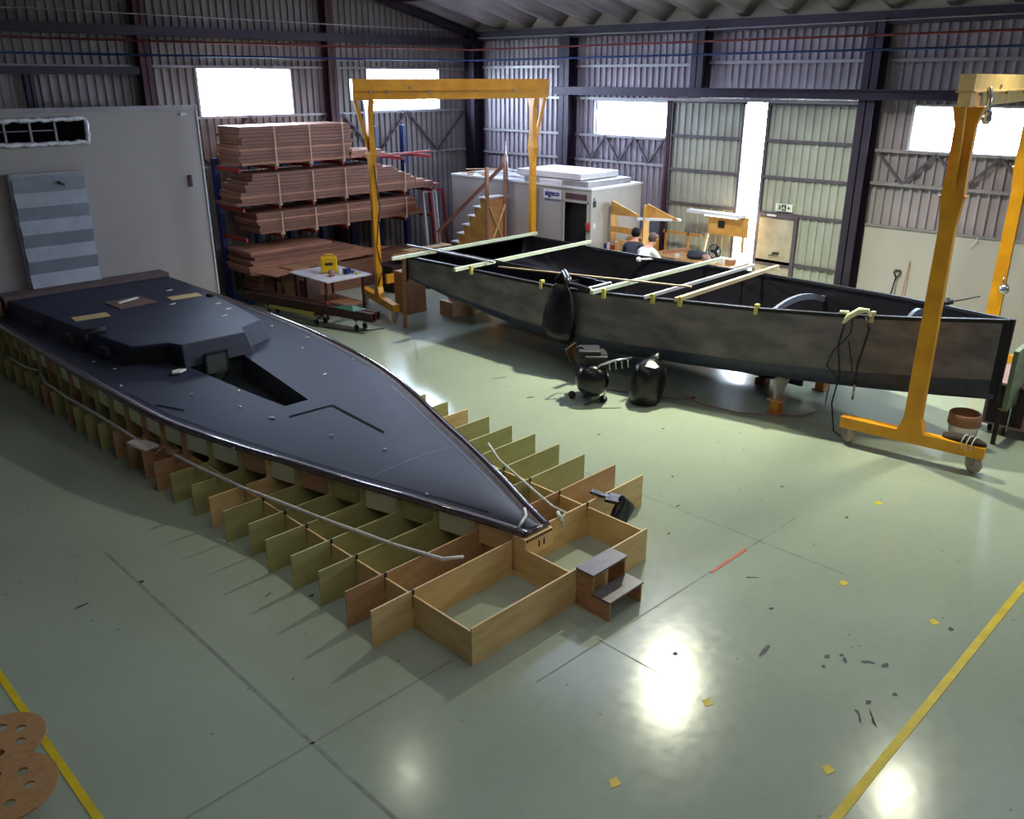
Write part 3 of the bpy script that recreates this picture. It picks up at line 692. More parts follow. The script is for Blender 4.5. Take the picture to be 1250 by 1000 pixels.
# inner parts
def arch(y0, y1, x0, x1, zc, rise, w=.05, d=.13):
    k = MB(); n = 14; rows = []
    for i in range(n+1):
        t = i/n; x = x0+(x1-x0)*t; y = y0+(y1-y0)*t; z = zc+rise*math.sin(PI*min(1,t*1.05))**.8 if 0 < t < .95 else zc
        rows.append([(x,y-w/2,z-d),(x,y-w/2,z),(x,y+w/2,z),(x,y+w/2,z-d)])
    k.grid(rows, smooth=False); return k
arch(5.95,5.95,11.12,12.95,1.38,.16,.05,.09).build('frame_ring','bluegrey',hull,fixn=False)
arch(4.15,4.15,11.55,12.28,1.56,.12,.05,.09).build('frame_ring','bluegrey',hull,fixn=False)
k = MB(); k.bar((10.85,12.9,1.33),(10.95,9.0,1.33),.03,.3); k.bar((10.78,12.9,1.2),(10.85,9.0,1.2),.2,.03); k.build('side_bench','carbon',hull)
k = MB(); k.bar((10.72,9.35,1.28),(11.1,9.3,1.28),.03,.3); k.bar((11.12,9.3,1.27),(11.12,8.82,1.27),.03,.3); k.bar((10.5,8.83,1.27),(11.12,8.82,1.27),.02,.28); k.build('hatch_box','carbon',hull)
k = MB(); k.bar((10.5,8.81,1.43),(11.13,8.81,1.43),.025,.02); k.bar((11.13,8.81,1.43),(11.14,8.81,1.33),.02,.02); k.build('edge_strip','white',hull)
for y in (6.9,10.2): 
    k = MB(); w = hw(y)-.05; k.prism([(HX-w*.93,hb(y)+.1),(HX+w*.93,hb(y)+.1),(HX+w*.97,hb(y)+.5),(HX+w*.8,hb(y)+.42),(HX-w*.8,hb(y)+.42),(HX-w*.97,hb(y)+.5)],1,y-.02,y+.02); k.build('floor_frame','carbon',hull)
box(HX-.3,HX+.3,3.6,12.9,.57,.6).build('cabin_sole','carbon',hull) if False else None

# cross battens
def batten(a, b, w, h, m, label, group=None):
    return tag(MB().bar(a,b,w,h).build('batten', m), label, 'batten', group)
batten((9.72,12.9,1.445),(13.72,12.96,1.445),.05,.06,'palegreen','pale green batten across the hull, farthest left over the stern end')
batten((9.9,11.33,1.445),(13.75,11.46,1.445),.06,.06,'palegreen','pale green batten across the hull, second from the stern end')
batten((10.12,8.38,1.50),(13.85,8.4,1.50),.06,.06,'palegreen','pale green batten across the hull ahead of the dark hatch box')
batten((10.33,7.52,1.53),(13.6,7.6,1.53),.035,.05,'white','thin white batten across the hull, between green and tan ones')
batten((10.5,7.08,1.54),(13.75,7.22,1.54),.06,.06,'tanbat','tan timber batten across the hull, nearest the bow')
batten((10.62,13.55,1.505),(10.66,11.1,1.505),.04,.03,'white','thin white strip laid lengthwise over the two sternmost battens')
batten((10.75,11.1,1.41),(11.15,7.25,1.60),.03,.025,'tanbat','long thin timber strip laid lengthwise inside the hull over the battens')
def clamp(x, y, z, m, label, s=1.):
    t = thing('clamp', (x,y,z-.07), label, 'clamp', None)
    MB().box(x-.03*s,x+.035*s,y-.02*s,y+.02*s,z+.015,z+.05*s).build('jaw',m,t)
    MB().box(x-.035*s,x-.012,y-.02*s,y+.02*s,z-.07*s,z+.03).build('jaw',m,t)
    MB().tube([(x-.02,y,z+.03),(x-.06*s,y,z-.0)],.008,6).build('handle',m,t)
for y,m,l in ((9.62,'clampy','small yellow clamp on the near gunwale left of the hanging black bag'),(5.93,'clampy','small yellow clamp on the near gunwale midway to the bow'),
              (4.46,'tanbat','pale wooden clamp on the near gunwale right of the black cables')):
    clamp(HX-hw(y), y, hz(y), m, l, 1.2)
for y,l in ((11.28,'yellow green clamp under the second pale batten at the near gunwale'),(8.33,'yellow green clamp under the batten ahead of the hatch box'),(7.48,'yellow clamp holding the white batten at the near gunwale'),(7.04,'yellow clamp holding the tan batten at the near gunwale')):
    x = HX-hw(y); t = tag(MB().box(x-.06,x-.014,y-.03,y+.03,hz(y)-.08,hz(y)+.07).build('clamp','clampy'), l, 'clamp')
x,y = HX+hw(9.6)-.02, 9.6
k = MB(); k.lathe([(.055,0),(.06,.01),(.05,.03)],(13.35,9.9,1.34),16,M3=Matrix.Rotation(-PI/2,3,'Y')); k.tube([(13.36,9.9,1.34),(13.50,9.5,1.40)],.025,8); tag(k.build('paint_roller','white'),'white round tool on the far inner side of the hull below the workers','tool')

# hull stands
def stand(x0, y, label, wood=True, w=.32):
    z = hb(y)-.0; t = thing('hull_stand',(x0,y,0),label,'stand')
    box(x0-.1,x0+.1,y-.1,y+.1,.0,.03).build('plate','stoolwood',t); box(x0-.11,x0+.11,y-.11,y+.11,.22,.245).build('plate','stoolwood',t)
    MB().box(x0-.07,x0+.07,y-.07,y+.07,.03,.22).build('post',mat('orange ply',(190,120,36),.5,0,.15,6),t)
    s = 1 if x0 < HX else -1
    zz = hb(y)+.05
    MB().prism([(x0-.08,.245),(x0+.08,.245),(x0+.14,.32),(x0+.34,zz-.05),(x0+.34,zz),(x0-.16,zz),(x0-.1,.42)],1,y-.02,y+.02).build('cradle','beige',t)
    return t
stand(11.05,5.58,'orange footed stand with cradle under the near side of the bow half')
stand(12.5,5.6,'orange footed stand under the far side of the bow half')
stand(11.1,9.55,'orange footed stand under the hull behind the air compressor')
stand(12.4,9.6,'orange footed stand under the far side of the hull behind the compressor')
tag(MB().bar((12.15,5.75,.16),(12.05,12.4,.16),.06,.1).build('timber_beam','column'),'long dark bar lying under the hull between the stands','beam')
for y in (6.4,11.6): tag(MB().box(12.0,12.2,y-.08,y+.08,0,.11).build('wood_block','lumber'),'small wood block under the long dark bar','block','blocks under the dark bar')
tag(MB().bar((10.12,13.1,0),(10.17,13.1,1.395),.07,.05).build('timber_post','cardboard'),'slim wooden post standing under the stern corner of the hull','post')
# wooden boxes and boards under the stern
tag(MB().add([(10.80,13.82,0),(11.27,13.82,0),(11.27,13.85,.86),(10.80,13.85,.86),(10.80,14.28,0),(11.27,14.28,0),(11.27,14.28,.86),(10.80,14.28,.86)],[(0,1,2,3),(4,7,6,5),(0,4,5,1),(3,2,6,7),(0,3,7,4),(1,5,6,2)]).build('plywood_box','cardboard'),'tall brown plywood box standing at the stern corner post','box')
pb = thing('plywood_pedestal',(11.6,13.1,0),'low stepped plywood pedestal under the middle of the hull stern','pedestal')
MB().box(11.28,11.5,13.0,13.4,0,.30).build('step','stoolwood',pb); MB().box(11.5,11.8,13.0,13.4,0,.50).build('side_panel','birchr',pb); MB().box(11.8,12.05,12.9,13.3,0,.52).build('front_panel','birch',pb)

# ------------------------------------------------------------------ gantries
def gantry(a, b, zj, zb, zt, flen, label, mbeam, shift=0., ws=1.):
    a, b = Vector((a[0],a[1],0)), Vector((b[0],b[1],0)); d = (b-a).normalized(); n = Vector((-d.y,d.x,0)); Z = Vector((0,0,1))
    g = thing('gantry_crane', (a+b)/2, label, 'gantry crane')
    ang = math.atan2(d.y,d.x)
    L = (b-a).length
    k = MB(); A = a-d*.33; B = b+d*.33; h = zt-zb
    for zc, hh, ww in ((zb+h*.22,h*.44,.13),(zb+h*.46,.02,.2),(zb+h*.73,h*.54,.16)):
        k.bar(A+Z*zc, B+Z*zc, ww, hh)
    k.build('beam', mbeam, g)
    k = MB()
    for t in (.08,.16,.27,.36,.6,.8): 
        c = A+(B-A)*t+Z*((zb+zt)/2+(.03 if int(t*100)%2 else -.03))-n*.085; MB().obox(c,.05,.03,.05,ang).build('bolt','girt',g)
    for P, s in ((a,-1),(b,1)):
        lg = MB()
        def sec(z, w, t): w *= (ws if w < .16 else (1+ws)/2*(.82 if ws > 1 else 1)); t *= (1+ws)/2; return [P+n*w*.5*i+d*t*.5*j+Z*z for i,j in ((-1,-1),(1,-1),(1,1),(-1,1))]
        prof = [(.34,.34,.12),(.56,.14,.12),(zj-.34,.12,.11),(zj-.02,.24,.12),(zj+.02,.24,.12),(zj+.34,.15,.11),(zb-.2,.15,.11),(zb,.32,.12)]
        ss = [sec(*q) for q in prof]; vs = [v for s_ in ss for v in s_]; fs = [(0,1,2,3),tuple(range(len(vs)-4,len(vs)))]
        for i in range(len(ss)-1): fs += [(i*4+j,i*4+(j+1)%4,(i+1)*4+(j+1)%4,(i+1)*4+j) for j in range(4)]
        lg.add(vs,fs); lg.build('leg','yellowpaint',g)
        MB().obox(P+Z*zj,.15,.28,.03,ang).build('joint_plate','yellowpaint',g)
        MB().bar(P+d*s*.03+Z*(zj+.05),P+d*s*.28+Z*(zb-.0),.05,.07).build('brace','yellowpaint' if mbeam=='yellowpaint' else 'yellowpaint',g)
        f0, f1 = P-n*(flen/2+shift), P+n*(flen/2-shift)
        MB().bar(f0+Z*.29,f1+Z*.29,.14,.15).build('foot','yellowpaint',g)
        for q in (f0+n*.1, f1-n*.1):
            c = MB(); R3 = Matrix.Rotation(ang+.9,3,'Z')@Matrix.Rotation(PI/2,3,'X')
            c.lathe([(.05,-.03),(.115,-.03),(.12,-.018),(.12,.018),(.115,.03),(.05,.03)],q+Z*.12,20,M3=R3); cs = c.build('caster','wheel',g)
            f = MB(); ax = R3@Vector((0,0,1))
            for s2 in (-1,1): f.bar(q+ax*s2*.04+Z*.11,q+ax*s2*.04+Z*.22,.05,.008,up=ax)
            f.build('fork','chrome',cs)
    return g, d, n
g1, gd, gn = gantry((10.49,14.4),(14.02,13.38),3.2,4.2,4.58,1.85,'yellow portal gantry spanning the stern end of the hull, far one','yellowpaint')
g2, gd2, gn2 = gantry((10.86,3.6),(15.25,4.12),3.31,4.30,4.64,1.75,'yellow portal gantry spanning the bow of the hull, near one at right','cream',ws=1.45)
k = MB(); k.tube([(10.46,14.3,3.0),(10.55,14.3,2.2),(10.42,14.3,1.4),(10.55,14.33,.9),(10.4,14.3,.6)],.012,6); tag(k.build('cable','rubber'),'dark cable hanging down the near leg of the far gantry','cable')
k = MB(); k.tube([(11.15,3.52,4.5),(11.15,3.5,4.42),(11.18,3.5,4.15)],.03,8); k.lathe([(.03,0),(.06,.05),(.05,.14),(.03,.18)],(11.18,3.5,4.1),12); tag(k.build('hoist_trolley','chrome'),'small grey trolley under the end of the near gantry beam','trolley')
k = MB(); k.lathe([(.02,0),(.07,.04),(.08,.1),(.05,.16),(.02,.18)],(15.12,4.0,1.36),12); k.tube([(15.12,4.02,1.5),(15.15,4.05,1.66)],.012,6); tag(k.build('hook_block','chrome'),'dark hook block hanging on the far leg of the near gantry','hook')
tag(MB().tube([(10.98,14.1,4.24),(11.3,14.1,3.6),(11.35,14.1,.9)],.006,6).build('line','cable'),'thin line hanging from the far gantry beam','line')

# ------------------------------------------------------------------ floor items
# air compressor
cp = thing('air_compressor',(9.62,7.95,0),'black wheeled air compressor standing on the floor before the hull','air compressor')
R = Matrix.Rotation(PI/2,3,'X'); Rz = Matrix.Rotation(-.75,3,'Z')
C0 = Vector((9.62,7.92,.36))
prof = [(.0,-.36),(.14,-.35),(.22,-.3),(.25,-.22),(.25,.22),(.22,.3),(.14,.35),(.0,.36)]
MB().lathe([(max(r,.001),z) for r,z in prof],C0,24,M3=Rz@R).build('tank',mat('black enamel',(14,14,16),.25),cp)
k = MB(); k.obox(C0+Vector((.02,-.06,.27)),.34,.36,.2,.75); k.obox(C0+Vector((.0,.05,.38)),.36,.34,.12,.75); k.lathe([(.03,-.03),(.15,-.03),(.15,.03),(.03,.03)],C0+Vector((-.1,.12,.33)),18,M3=Matrix.Rotation(PI/2,3,'Y')); k.build('pump','rubber',cp,bevel=.05)
k = MB(); 
for i in range(6): k.obox(C0+Vector((0.1,-.05,.2+i*.035)),.3,.2,.012,.75)
k.build('cooling_fins','rubber',cp)
k = MB(); p0 = C0+Vector((-.16,-.18,.06))
k.tube([p0+Vector((.06,-.04,-.1)),p0,p0+Vector((-.03,-.0,.12)),p0+Vector((0.06,-.08,.2)),p0+Vector((.22,-.2,.26)),p0+Vector((.42,-.38,.3))],.018,8)
for i in range(4): q = p0+Vector((.16+.07*i,-.16-.06*i,.24+.012*i)); k.tube([q,q+Vector((0,-.02,-.12))],.01,6)
k.build('manifold','chrome',cp)
k = MB()
for t in (-.3,.3): q = C0+Rz@Vector((t*.0-.0,t,0)); k.tube([q+Rz@Vector((.0,0,-.3))+Vector((.18,0,.0)),q+Rz@Vector((0,0,-.3))-Vector((.18,0,0))],.012,8)
k.tube([C0+Vector((-.14,.3,.2)),C0+Vector((-.2,.36,.38)),C0+Vector((.1,.42,.42)),C0+Vector((.16,.32,.2))],.014,8); k.build('handle','brown',cp)
for dx,dy in ((-.2,.2),(.2,.3),(.0,-.26)):
    MB().lathe([(.02,-.02),(.06,-.02),(.06,.02),(.02,.02)],C0+Vector((dx,dy,-.30)),14,M3=Matrix.Rotation(PI/2,3,'Y')).build('wheel','rubber',cp)
MB().obox(C0+Vector((-.02,-.3,-.20)),.04,.02,.16,.35).build('label_plate','paper',cp)
k = MB(); k.bar(C0+Vector((.1,.1,-.1)),C0+Vector((.1,.1,-.32)),.04,.04); k.bar(C0+Vector((-.1,.0,-.1)),C0+Vector((-.1,.0,-.32)),.04,.04);k.build('foot','rubber',cp)
# standing black bag
def bagf2(x,y,z):
    t = (z+.34)/.68; s = 1.0/max(.35,math.sqrt(max(.02,1-(2*t-1)**2)))*(.82 if t < .12 else .92 if t<.75 else .92-(t-.75)*1.6); return x*s*.8, y*s*.8, z
k = MB(); rows = []
for z,rad in ((0,.02),(.0,.2),(.05,.25),(.16,.27),(.3,.275),(.42,.27),(.52,.26),(.6,.225),(.66,.15),(.70,.08),(.71,.01)):
    rows.append([(10.08+.03*z+rad*(1+.05*math.sin(3*a_+z*9)+.03*math.sin(7*a_-z*14))*math.cos(a_),7.22-.06*z+rad*.92*(1+.05*math.sin(3*a_+z*9)+.03*math.sin(7*a_-z*14))*math.sin(a_),z) for a_ in [2*PI*(j%28)/28 for j in range(29)]])
k.grid(rows); k.tube([(10.15,7.2,.56),(10.22,7.16,.68),(10.25,7.14,.76)],[.14,.09,.03],8)
k.add([(9.86,7.1,.65),(9.96,6.99,.62),(10.04,6.98,.63),(10.04,7.06,.69),(9.95,7.12,.70)],[(0,1,2,3,4)],1)
bb = tag(k.build('rubbish_bag',['blackbag','paper']),'tall full black rubbish bag standing on the floor right of the compressor','bag')
# hanging black sheet on the hull
y = 9.0; xh = HX-hw(9.0)
rows = []
for i in range(13):
    t = i/12; z = 1.50-.99*t; wd = interp([0,.08,.2,.45,.7,.88,1],[.10,.20,.25,.33,.36,.30,.14],t); row = []
    cy = 9.12-.05*t+(.03 if i%2 else 0)
    for j in range(13):
        a = 2*PI*j/12; th = interp([0,.1,.5,.85,1],[.05,.03,.10,.14,.05],t)
        row.append((xh-.035-th+th*math.cos(a)*(1+.15*math.sin(3*a+i)), cy+wd*math.sin(a)*(1+.06*math.sin(5*a+i*.7)), z))
    rows.append(row)
k = MB(); k.grid(rows); k.tube([(xh-.05,9.05,1.45),(xh+.05,9.1,1.55),(xh+.18,9.3,1.62),(xh+.1,9.4,1.48)],[.07,.06,.05,.05],8); k.tube([(xh+.0,9.0,1.5),(xh+.04,8.7,1.46),(xh+.06,8.5,1.44)],[.05,.04,.02],8)
tag(k.build('hanging_bag','blackbag'),'black plastic bag hanging over the near gunwale above the compressor','bag')
# hose on floor
k = MB(); k.tube([(10.0,8.4,.02),(10.05,8.1,.02),(10.3,7.5,.018),(10.5,7.0,.018),(10.65,6.9,.018),(10.6,6.5,.018),(10.65,5.98,.018),(10.85,5.7,.018),(11.2,5.25,.018),(11.7,5.15,.02),(12.1,5.3,.2),(12.3,5.35,.5)],.014,8); k.tube([(10.72,6.9,.03),(10.6,6.82,.04),(10.7,6.75,.035),(10.62,6.95,.03)],.022,8)
tag(k.build('hose','hose'),'tan air hose curving over the floor below the hull','hose')
# cables on hull
xg = HX-hw(4.72)-.03; yc = 4.72
k = MB(); k.tube([(xg+.05,4.78,1.68),(xg-.02,4.75,1.6),(xg-.04,4.8,1.2),(xg-.04,4.72,.8),(xg-.1,4.75,.4),(10.9,4.62,.05),(10.75,4.35,.02)],.011,8)
k.tube([(xg+.02,4.68,1.66),(xg-.03,4.66,1.4),(xg-.05,4.86,1.1),(xg-.05,4.92,.9),(xg-.05,4.72,.72),(xg-.05,4.55,.9),(xg-.05,4.66,1.3)],.009,8)
k.tube([(xg+.0,4.5,1.66),(xg-.03,4.42,1.5),(xg-.03,4.5,1.0),(xg-.03,4.5,.7)],.016,8)
tag(k.build('cable','rubber'),'black cables hanging over the near gunwale beside the green clamp','cable')
tag(MB().tube([(xg-.03,4.5,.72),(xg-.03,4.5,.5)],.016,8).build('nozzle','chrome'),'metal nozzle on the end of the black hanging cable','nozzle')
k = MB(); k.tube([(xg-.03,4.78,1.52),(xg-.02,4.72,1.62),(xg+.02,4.6,1.72),(xg+.04,4.5,1.73),(xg+.02,4.46,1.66)],[.02,.04,.045,.03,.02],10); k.tube([(xg-.02,4.85,1.66),(xg+.04,4.75,1.66)],.025,8)
tag(k.build('grinder','mint'),'pale green hand tool laid over the near gunwale','tool')
k = MB(); k.tube([(12.5,3.98,1.64),(12.52,3.98,1.76)],.03,8); k.tube([(12.3,4.02,1.7),(13.0,3.72,1.74)],.01,6); k.tube([(12.4,4.1,1.66),(12.5,3.9,1.72)],.035,8)
tag(k.build('hand_tool','rubber'),'dark tool with thin rod resting on the far gunwale near the bow','tool')
# bucket / bin and bundle
bn = thing('waste_bin',(11.75,3.25,0),'white bin with brown paper rim behind the foot of the near gantry','bin')
MB().lathe([(.165,.02),(.19,.36),(.185,.36),(.16,.03)],(11.75,3.25,0),22).build('body','bin',bn)
MB().lathe([(.195,.31),(.205,.31),(.2,.46),(.185,.47),(.175,.44),(.17,.32)],(11.75,3.25,0),22).build('rim','binrim',bn)
MB().lathe([(.17,0),(.18,.0),(.172,.03),(.16,.03)],(11.75,3.25,0),22).build('base','redp',bn)
bd = thing('cloth_bundle',(10.98,2.98,.33),'dark brown rolled cloth on the foot of the near gantry','cloth')
k = blob((10.98,3.0,.385),.09,.27,.065,5,.1); k.build('roll','brown',bd)
k = MB()
for i in range(3):
    yy = 2.86+.06*i; k.tube([(10.87,yy,.30),(10.86,yy+.01,.4),(10.92,yy,.465),(11.0,yy-.01,.45)],.008,6)
k.build('tie','rope',bd)
# green item and cart right of the bow
gb = thing('green_mould_panel',(12.35,2.75,0),'green sided mould piece standing behind the bow point','mould panel')
MB().add([(12.05,2.86,.5),(12.6,2.86,.5),(12.75,2.86,1.38),(12.05,2.86,1.32),(12.05,2.92,.5),(12.6,2.92,.5),(12.75,2.92,1.38),(12.05,2.92,1.32)],[(0,1,2,3),(4,7,6,5),(0,4,5,1),(3,2,6,7),(0,3,7,4),(1,5,6,2)]).build('panel','olive',gb)
k = blob((12.68,2.88,1.3),.14,.08,.16,8,.2); k.build('cloth','green',gb)
for x in (12.1,12.55): MB().bar((x,2.95,0),(x,2.95,.5),.05,.05).build('leg','rust',gb)
ct = thing('tool_cart',(13.0,2.75,0),'maroon and pink tool cart with a machine on top at the right edge','cart')
k = MB(); k.box(12.5,12.52,2.35,3.25,.14,.72); k.box(12.5,13.4,2.35,2.37,.14,.72); k.box(13.38,13.4,2.35,3.25,.14,.72); k.box(12.5,13.4,2.35,3.25,.12,.14); k.build('body','pinkgrey',ct)
MB().box(12.52,13.38,3.2,3.25,.14,.7).build('back_panel','maroon',ct); MB().box(12.47,12.5,2.75,3.2,.16,.7).build('side_panel','maroon',ct)
MB().box(12.46,13.44,2.3,3.3,.72,.75).build('top','pinkgrey',ct)
for p in ((12.6,2.45),(13.3,2.45),(12.6,3.15),(13.3,3.15)): MB().lathe([(.03,-.02),(.06,-.02),(.06,.02),(.03,.02)],(p[0],p[1],.06),12,M3=Matrix.Rotation(PI/2,3,'X')).build('wheel','rubber',ct)
mt = thing('vacuum_pump',(12.85,2.85,.75),'small black and chrome machine on top of the tool cart','machine')
MB().lathe([(.08,-.16),(.1,-.12),(.1,.12),(.08,.16)],(12.85,2.8,.86),16,M3=Matrix.Rotation(PI/2,3,'X')).build('motor','rubber',mt)
MB().box(12.74,12.98,2.62,3.0,.75,.78).build('base','redp',mt); MB().lathe([(.04,0),(.05,.1),(.03,.16)],(12.9,3.02,.78),12).build('filter','chrome',mt); MB().lathe([(.04,0),(.05,.1),(.03,.13)],(12.78,2.98,.78),12).build('filter','chrome',mt)
k = MB(); k.tube([(12.43,2.9,.1),(12.44,2.9,.95)],.012,8); tag(k.build('rod','chrome'),'thin steel rod leaning on the side of the tool cart','rod')
k = blob((12.4,2.1,.06),.12,.3,.07,4,.1); tag(k.build('dark_shoe','rubber'),'black rubber lump on the floor below the tool cart','rubber piece')

# ------------------------------------------------------------------ left background
room = thing('panel_room',(6,17.2,0),'beige clad room wall behind the cabin of the slate deck','room')
MB().box(-2.5,8.04,16.62,16.72,0,4.09).build('wall_panel','beige',room)
MB().box(7.94,8.04,16.72,17.9,0,4.09).build('wall_panel','beige',room)
MB().box(-2.5,8.05,16.6,16.62,4.03,4.12).build('edge_trim','girt',room); MB().box(8.04,8.07,16.6,16.72,0,4.12).build('edge_trim','white',room)
MB().box(7.72,7.84,16.59,16.62,3.93,3.98).build('junction_box','white',room)
MB().box(7.72,7.78,16.58,16.62,2.62,2.84).build('latch','colred',room)
vw = thing('vent_opening',(4.6,16.58,3.5),'dark long vent opening framed by crumpled foil in the beige wall','vent')
# foil frame built as crumpled tube around opening
fx0, fx1, fz0, fz1 = 2.2, 5.97, 3.54, 3.93
pts = []
def seg(a, b, n):
    for i in range(n): t = i/n; pts.append((a[0]+(b[0]-a[0])*t, 16.58, a[1]+(b[1]-a[1])*t))
seg((fx0,fz0),(fx1,fz0),60); seg((fx1,fz0),(fx1,fz1),6); seg((fx1,fz1),(fx0,fz1),60); pts.append((fx0,16.58,fz1))
pts = [(x+random.uniform(-.012,.012), y+random.uniform(-.01,.01), z+random.uniform(-.012,.012)) for x,y,z in pts]
MB().tube(pts,[random.uniform(.028,.05) for _ in pts],8).build('foil_frame','foil',vw)
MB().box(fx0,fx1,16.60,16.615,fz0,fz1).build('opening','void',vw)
for x in (4.62,5.02,5.42): MB().box(x,x+.035,16.55,16.6,fz0,fz1).build('mullion','girt',vw)
k = MB(); k.box(fx0,5.42,16.57,16.59,3.75,3.765); k.build('rail','girt',vw)
sh = thing('steel_shutter',(5.1,16.5,0),'galvanised ribbed steel shutter standing against the beige wall','shutter')
k = MB(); rows = []; z = 0.0; prof = []
while z < 3.04:
    prof += [(z,.01),(z+.23,.07)]; z += .46
rows = [[(x,16.46-d,min(zz,3.05)) for zz,d in prof] for x in (4.55,5.72)]
k.grid(rows, smooth=False); k.build('sheet','steelcorr',sh,fixn=False)
MB().box(4.52,5.75,16.47,16.6,0,3.08).build('casing','steelcorr',sh)
k = MB(); k.box(4.52,5.75,16.37,16.47,3.05,3.09); k.build('head','chrome',sh)
k = MB(); k.tube([(5.25,16.36,2.92),(5.36,16.35,2.87)],.025,8); k.build('handle','signgreen',sh)

# rusty beams on trolley
rb = [((9.4,13.12,.33),(8.6,16.55,.33)),((9.56,13.2,.33),(8.78,16.5,.33))]
for (a,b),l in zip(rb,('rusty steel beam on the floor trolley, outer of the pair','rusty steel beam on the floor trolley, inner of the pair')):
    k = MB(); a, b = Vector(a), Vector(b); d = (b-a).normalized(); s = Vector((-d.y,d.x,0))
    for zz in (-.075,.075): k.bar(a+Vector((0,0,zz)),b+Vector((0,0,zz)),.13,.016)
    for ss in (-.05,.05): k.bar(a+s*ss,b+s*ss,.012,.15)
    tag(k.build('steel_beam','rust'),l,'beam')
tr = thing('beam_trolley',(9.2,14.6,0),'low yellow trolley with wheels under the rusty beams','trolley')
k = MB(); k.bar((9.05,14.5,.2),(8.75,16.0,.2),.05,.1); k.build('frame','clampy',tr)
for y,x in ((13.6,9.42),(14.5,9.1),(15.9,8.85)):
    MB().box(x-.14,x+.14,y-.03,y+.03,.2,.245).build('cross_bar','rust',tr)
    for s in (-.1,.1): MB().lathe([(.03,-.02),(.06,-.02),(.06,.02),(.03,.02)],(x+s,y,.06),12,M3=Matrix.Rotation(PI/2,3,'Y')).build('wheel','rubber',tr); MB().bar((x+s,y,.08),(x+s,y,.22),.03,.03).build('leg','chrome',tr)
k = MB(); k.add([(9.2,13.5,.42),(9.5,13.45,.42),(9.42,14.0,.42),(9.12,14.05,.42),(9.35,13.75,.47)],[(0,1,4),(1,2,4),(2,3,4),(3,0,4),(3,2,1,0)]); tag(k.build('green_cloth','green'),'green cloth heap on the end of the rusty beams','cloth')
tag(MB().tube([(9.12,14.25,.44),(9.2,14.4,.44)],.025,8).build('red_tool','redp'),'red tool on the rusty beams near the green cloth','tool')
tag(MB().tube([(9.75,13.3,.015),(9.3,13.5,.015),(8.9,14.4,.015),(8.6,16.0,.015)],.01,6).build('cord','rubber'),'dark cord on the floor beside the beam trolley','cord')
# table
tb = thing('work_table',(9.9,15.2,0),'pale topped work table with yellow case on it beside the far gantry','table')
MB().box(9.33,10.45,14.55,15.95,.775,.8).build('table_top','white',tb)
for x,y in ((9.38,14.67),(10.28,14.67),(9.38,15.8),(10.28,15.8)): MB().bar((x,y,0),(x,y,.775),.04,.04).build('leg','rust',tb)
MB().box(9.38,10.28,14.67,15.8,.2,.22).build('shelf','lumber2',tb)
yc = thing('power_tool_case',(9.87,15.25,.8),'bright yellow plastic tool case standing on the work table','tool case')
MB().obox((9.87,15.25,.98),.34,.14,.34,-.6).build('shell','yellow',yc,bevel=.03)
k = MB(); R3 = Matrix.Rotation(-.6,3,'Z'); q = [R3@Vector(v) for v in ((-.08,0,.17),(-.07,0,.21),(.07,0,.21),(.08,0,.17))]; k.tube([Vector((9.87,15.25,.98))+v for v in q],.018,8); k.build('handle','yellow',yc)
c = Vector((9.87,15.25,.98))+R3@Vector((0,-.075,.02)); MB().obox(c,.16,.01,.05,-.6).build('sticker','brown',yc)
k = MB(); k.lathe([(.05,0),(.07,.03),(.07,.1),(.04,.13)],(9.72,14.95,.8),12); tag(k.build('glue_pot','pinkgrey'),'brownish pot in front of the yellow case','pot')
k = MB(); k.lathe([(.03,0),(.045,.02),(.04,.1),(.02,.12)],(9.95,15.0,.8),12); tag(k.build('jar','paper'),'small pale jar right of the yellow case','jar')
k = MB(); k.obox((10.08,14.92,.86),.16,.1,.1,.4); k.tube([(10.08,14.92,.86),(10.22,14.86,.84)],.035,8); tag(k.build('sander','bluep'),'blue power sander on the work table','power tool')
k = MB(); k.obox((10.22,14.75,.82),.07,.05,.04,.2); tag(k.build('tape_roll','clampy'),'small yellowish block at the corner of the work table','block')
t2 = thing('board_table',(9.7,16.2,0),'low trestle with wide brown boards behind the work table','trestle')
MB().obox((9.4,16.3,.76),1.0,.65,.025,.2).build('board','lumber2',t2); MB().obox((9.95,16.4,.785),.9,.45,.025,.1).build('board','cardboard',t2)
for x,y in ((9.2,16.02),(9.75,16.02),(9.3,16.5),(10.2,16.5)): MB().bar((x,y,0),(x,y,.75),.04,.04).build('leg','rust',t2)
tag(MB().box(9.25,9.6,16.1,16.36,0,.55).build('carton','cardboard'),'brown carton under the board trestle','box')
tag(MB().box(9.8,10.15,16.1,16.36,0,.5).build('carton','pinkgrey'),'pinkish carton under the board trestle, right one','box')

# cantilever rack with lumber
rk = thing('cantilever_rack',(11.4,17.7,0),'blue and red cantilever rack loaded with brown boards against the gable wall','rack')
RX = [8.95+.85*i for i in range(7)]
for x in RX:
    MB().box(x-.05,x+.05,17.85,18.0,0,3.5 if x>13 else 3.0).build('upright','bluep',rk)
    for z in (1.385,2.005,2.815): MB().bar((x,17.85,z-.0),(x,16.86,z),.05,.07).build('arm','redp',rk)
    MB().box(x-.05,x+.05,16.9,18.0,0,.1).build('foot','bluep',rk)
MB().bar((12.1,16.9,2.9),(14.1,16.95,2.93),.04,.05).build('side_arm','redp',rk)
def pile(x0, x1, z0, z1, nlay, yf, yb, names, label, group, taper=0., left=0.):
    h = (z1-z0)/nlay
    for i in range(nlay):
        t = i/max(1,nlay-1); a = x0+left*t+random.uniform(-.06,.06); b = x1-taper*t+random.uniform(-.08,.08)
        k = MB(); k.box(a,b,yf+random.uniform(-.03,.03),yb,z0+i*h,z0+(i+1)*h-.006)
        m = random.choice(names)
        tag(k.build('timber_board',m),label,'board',group)
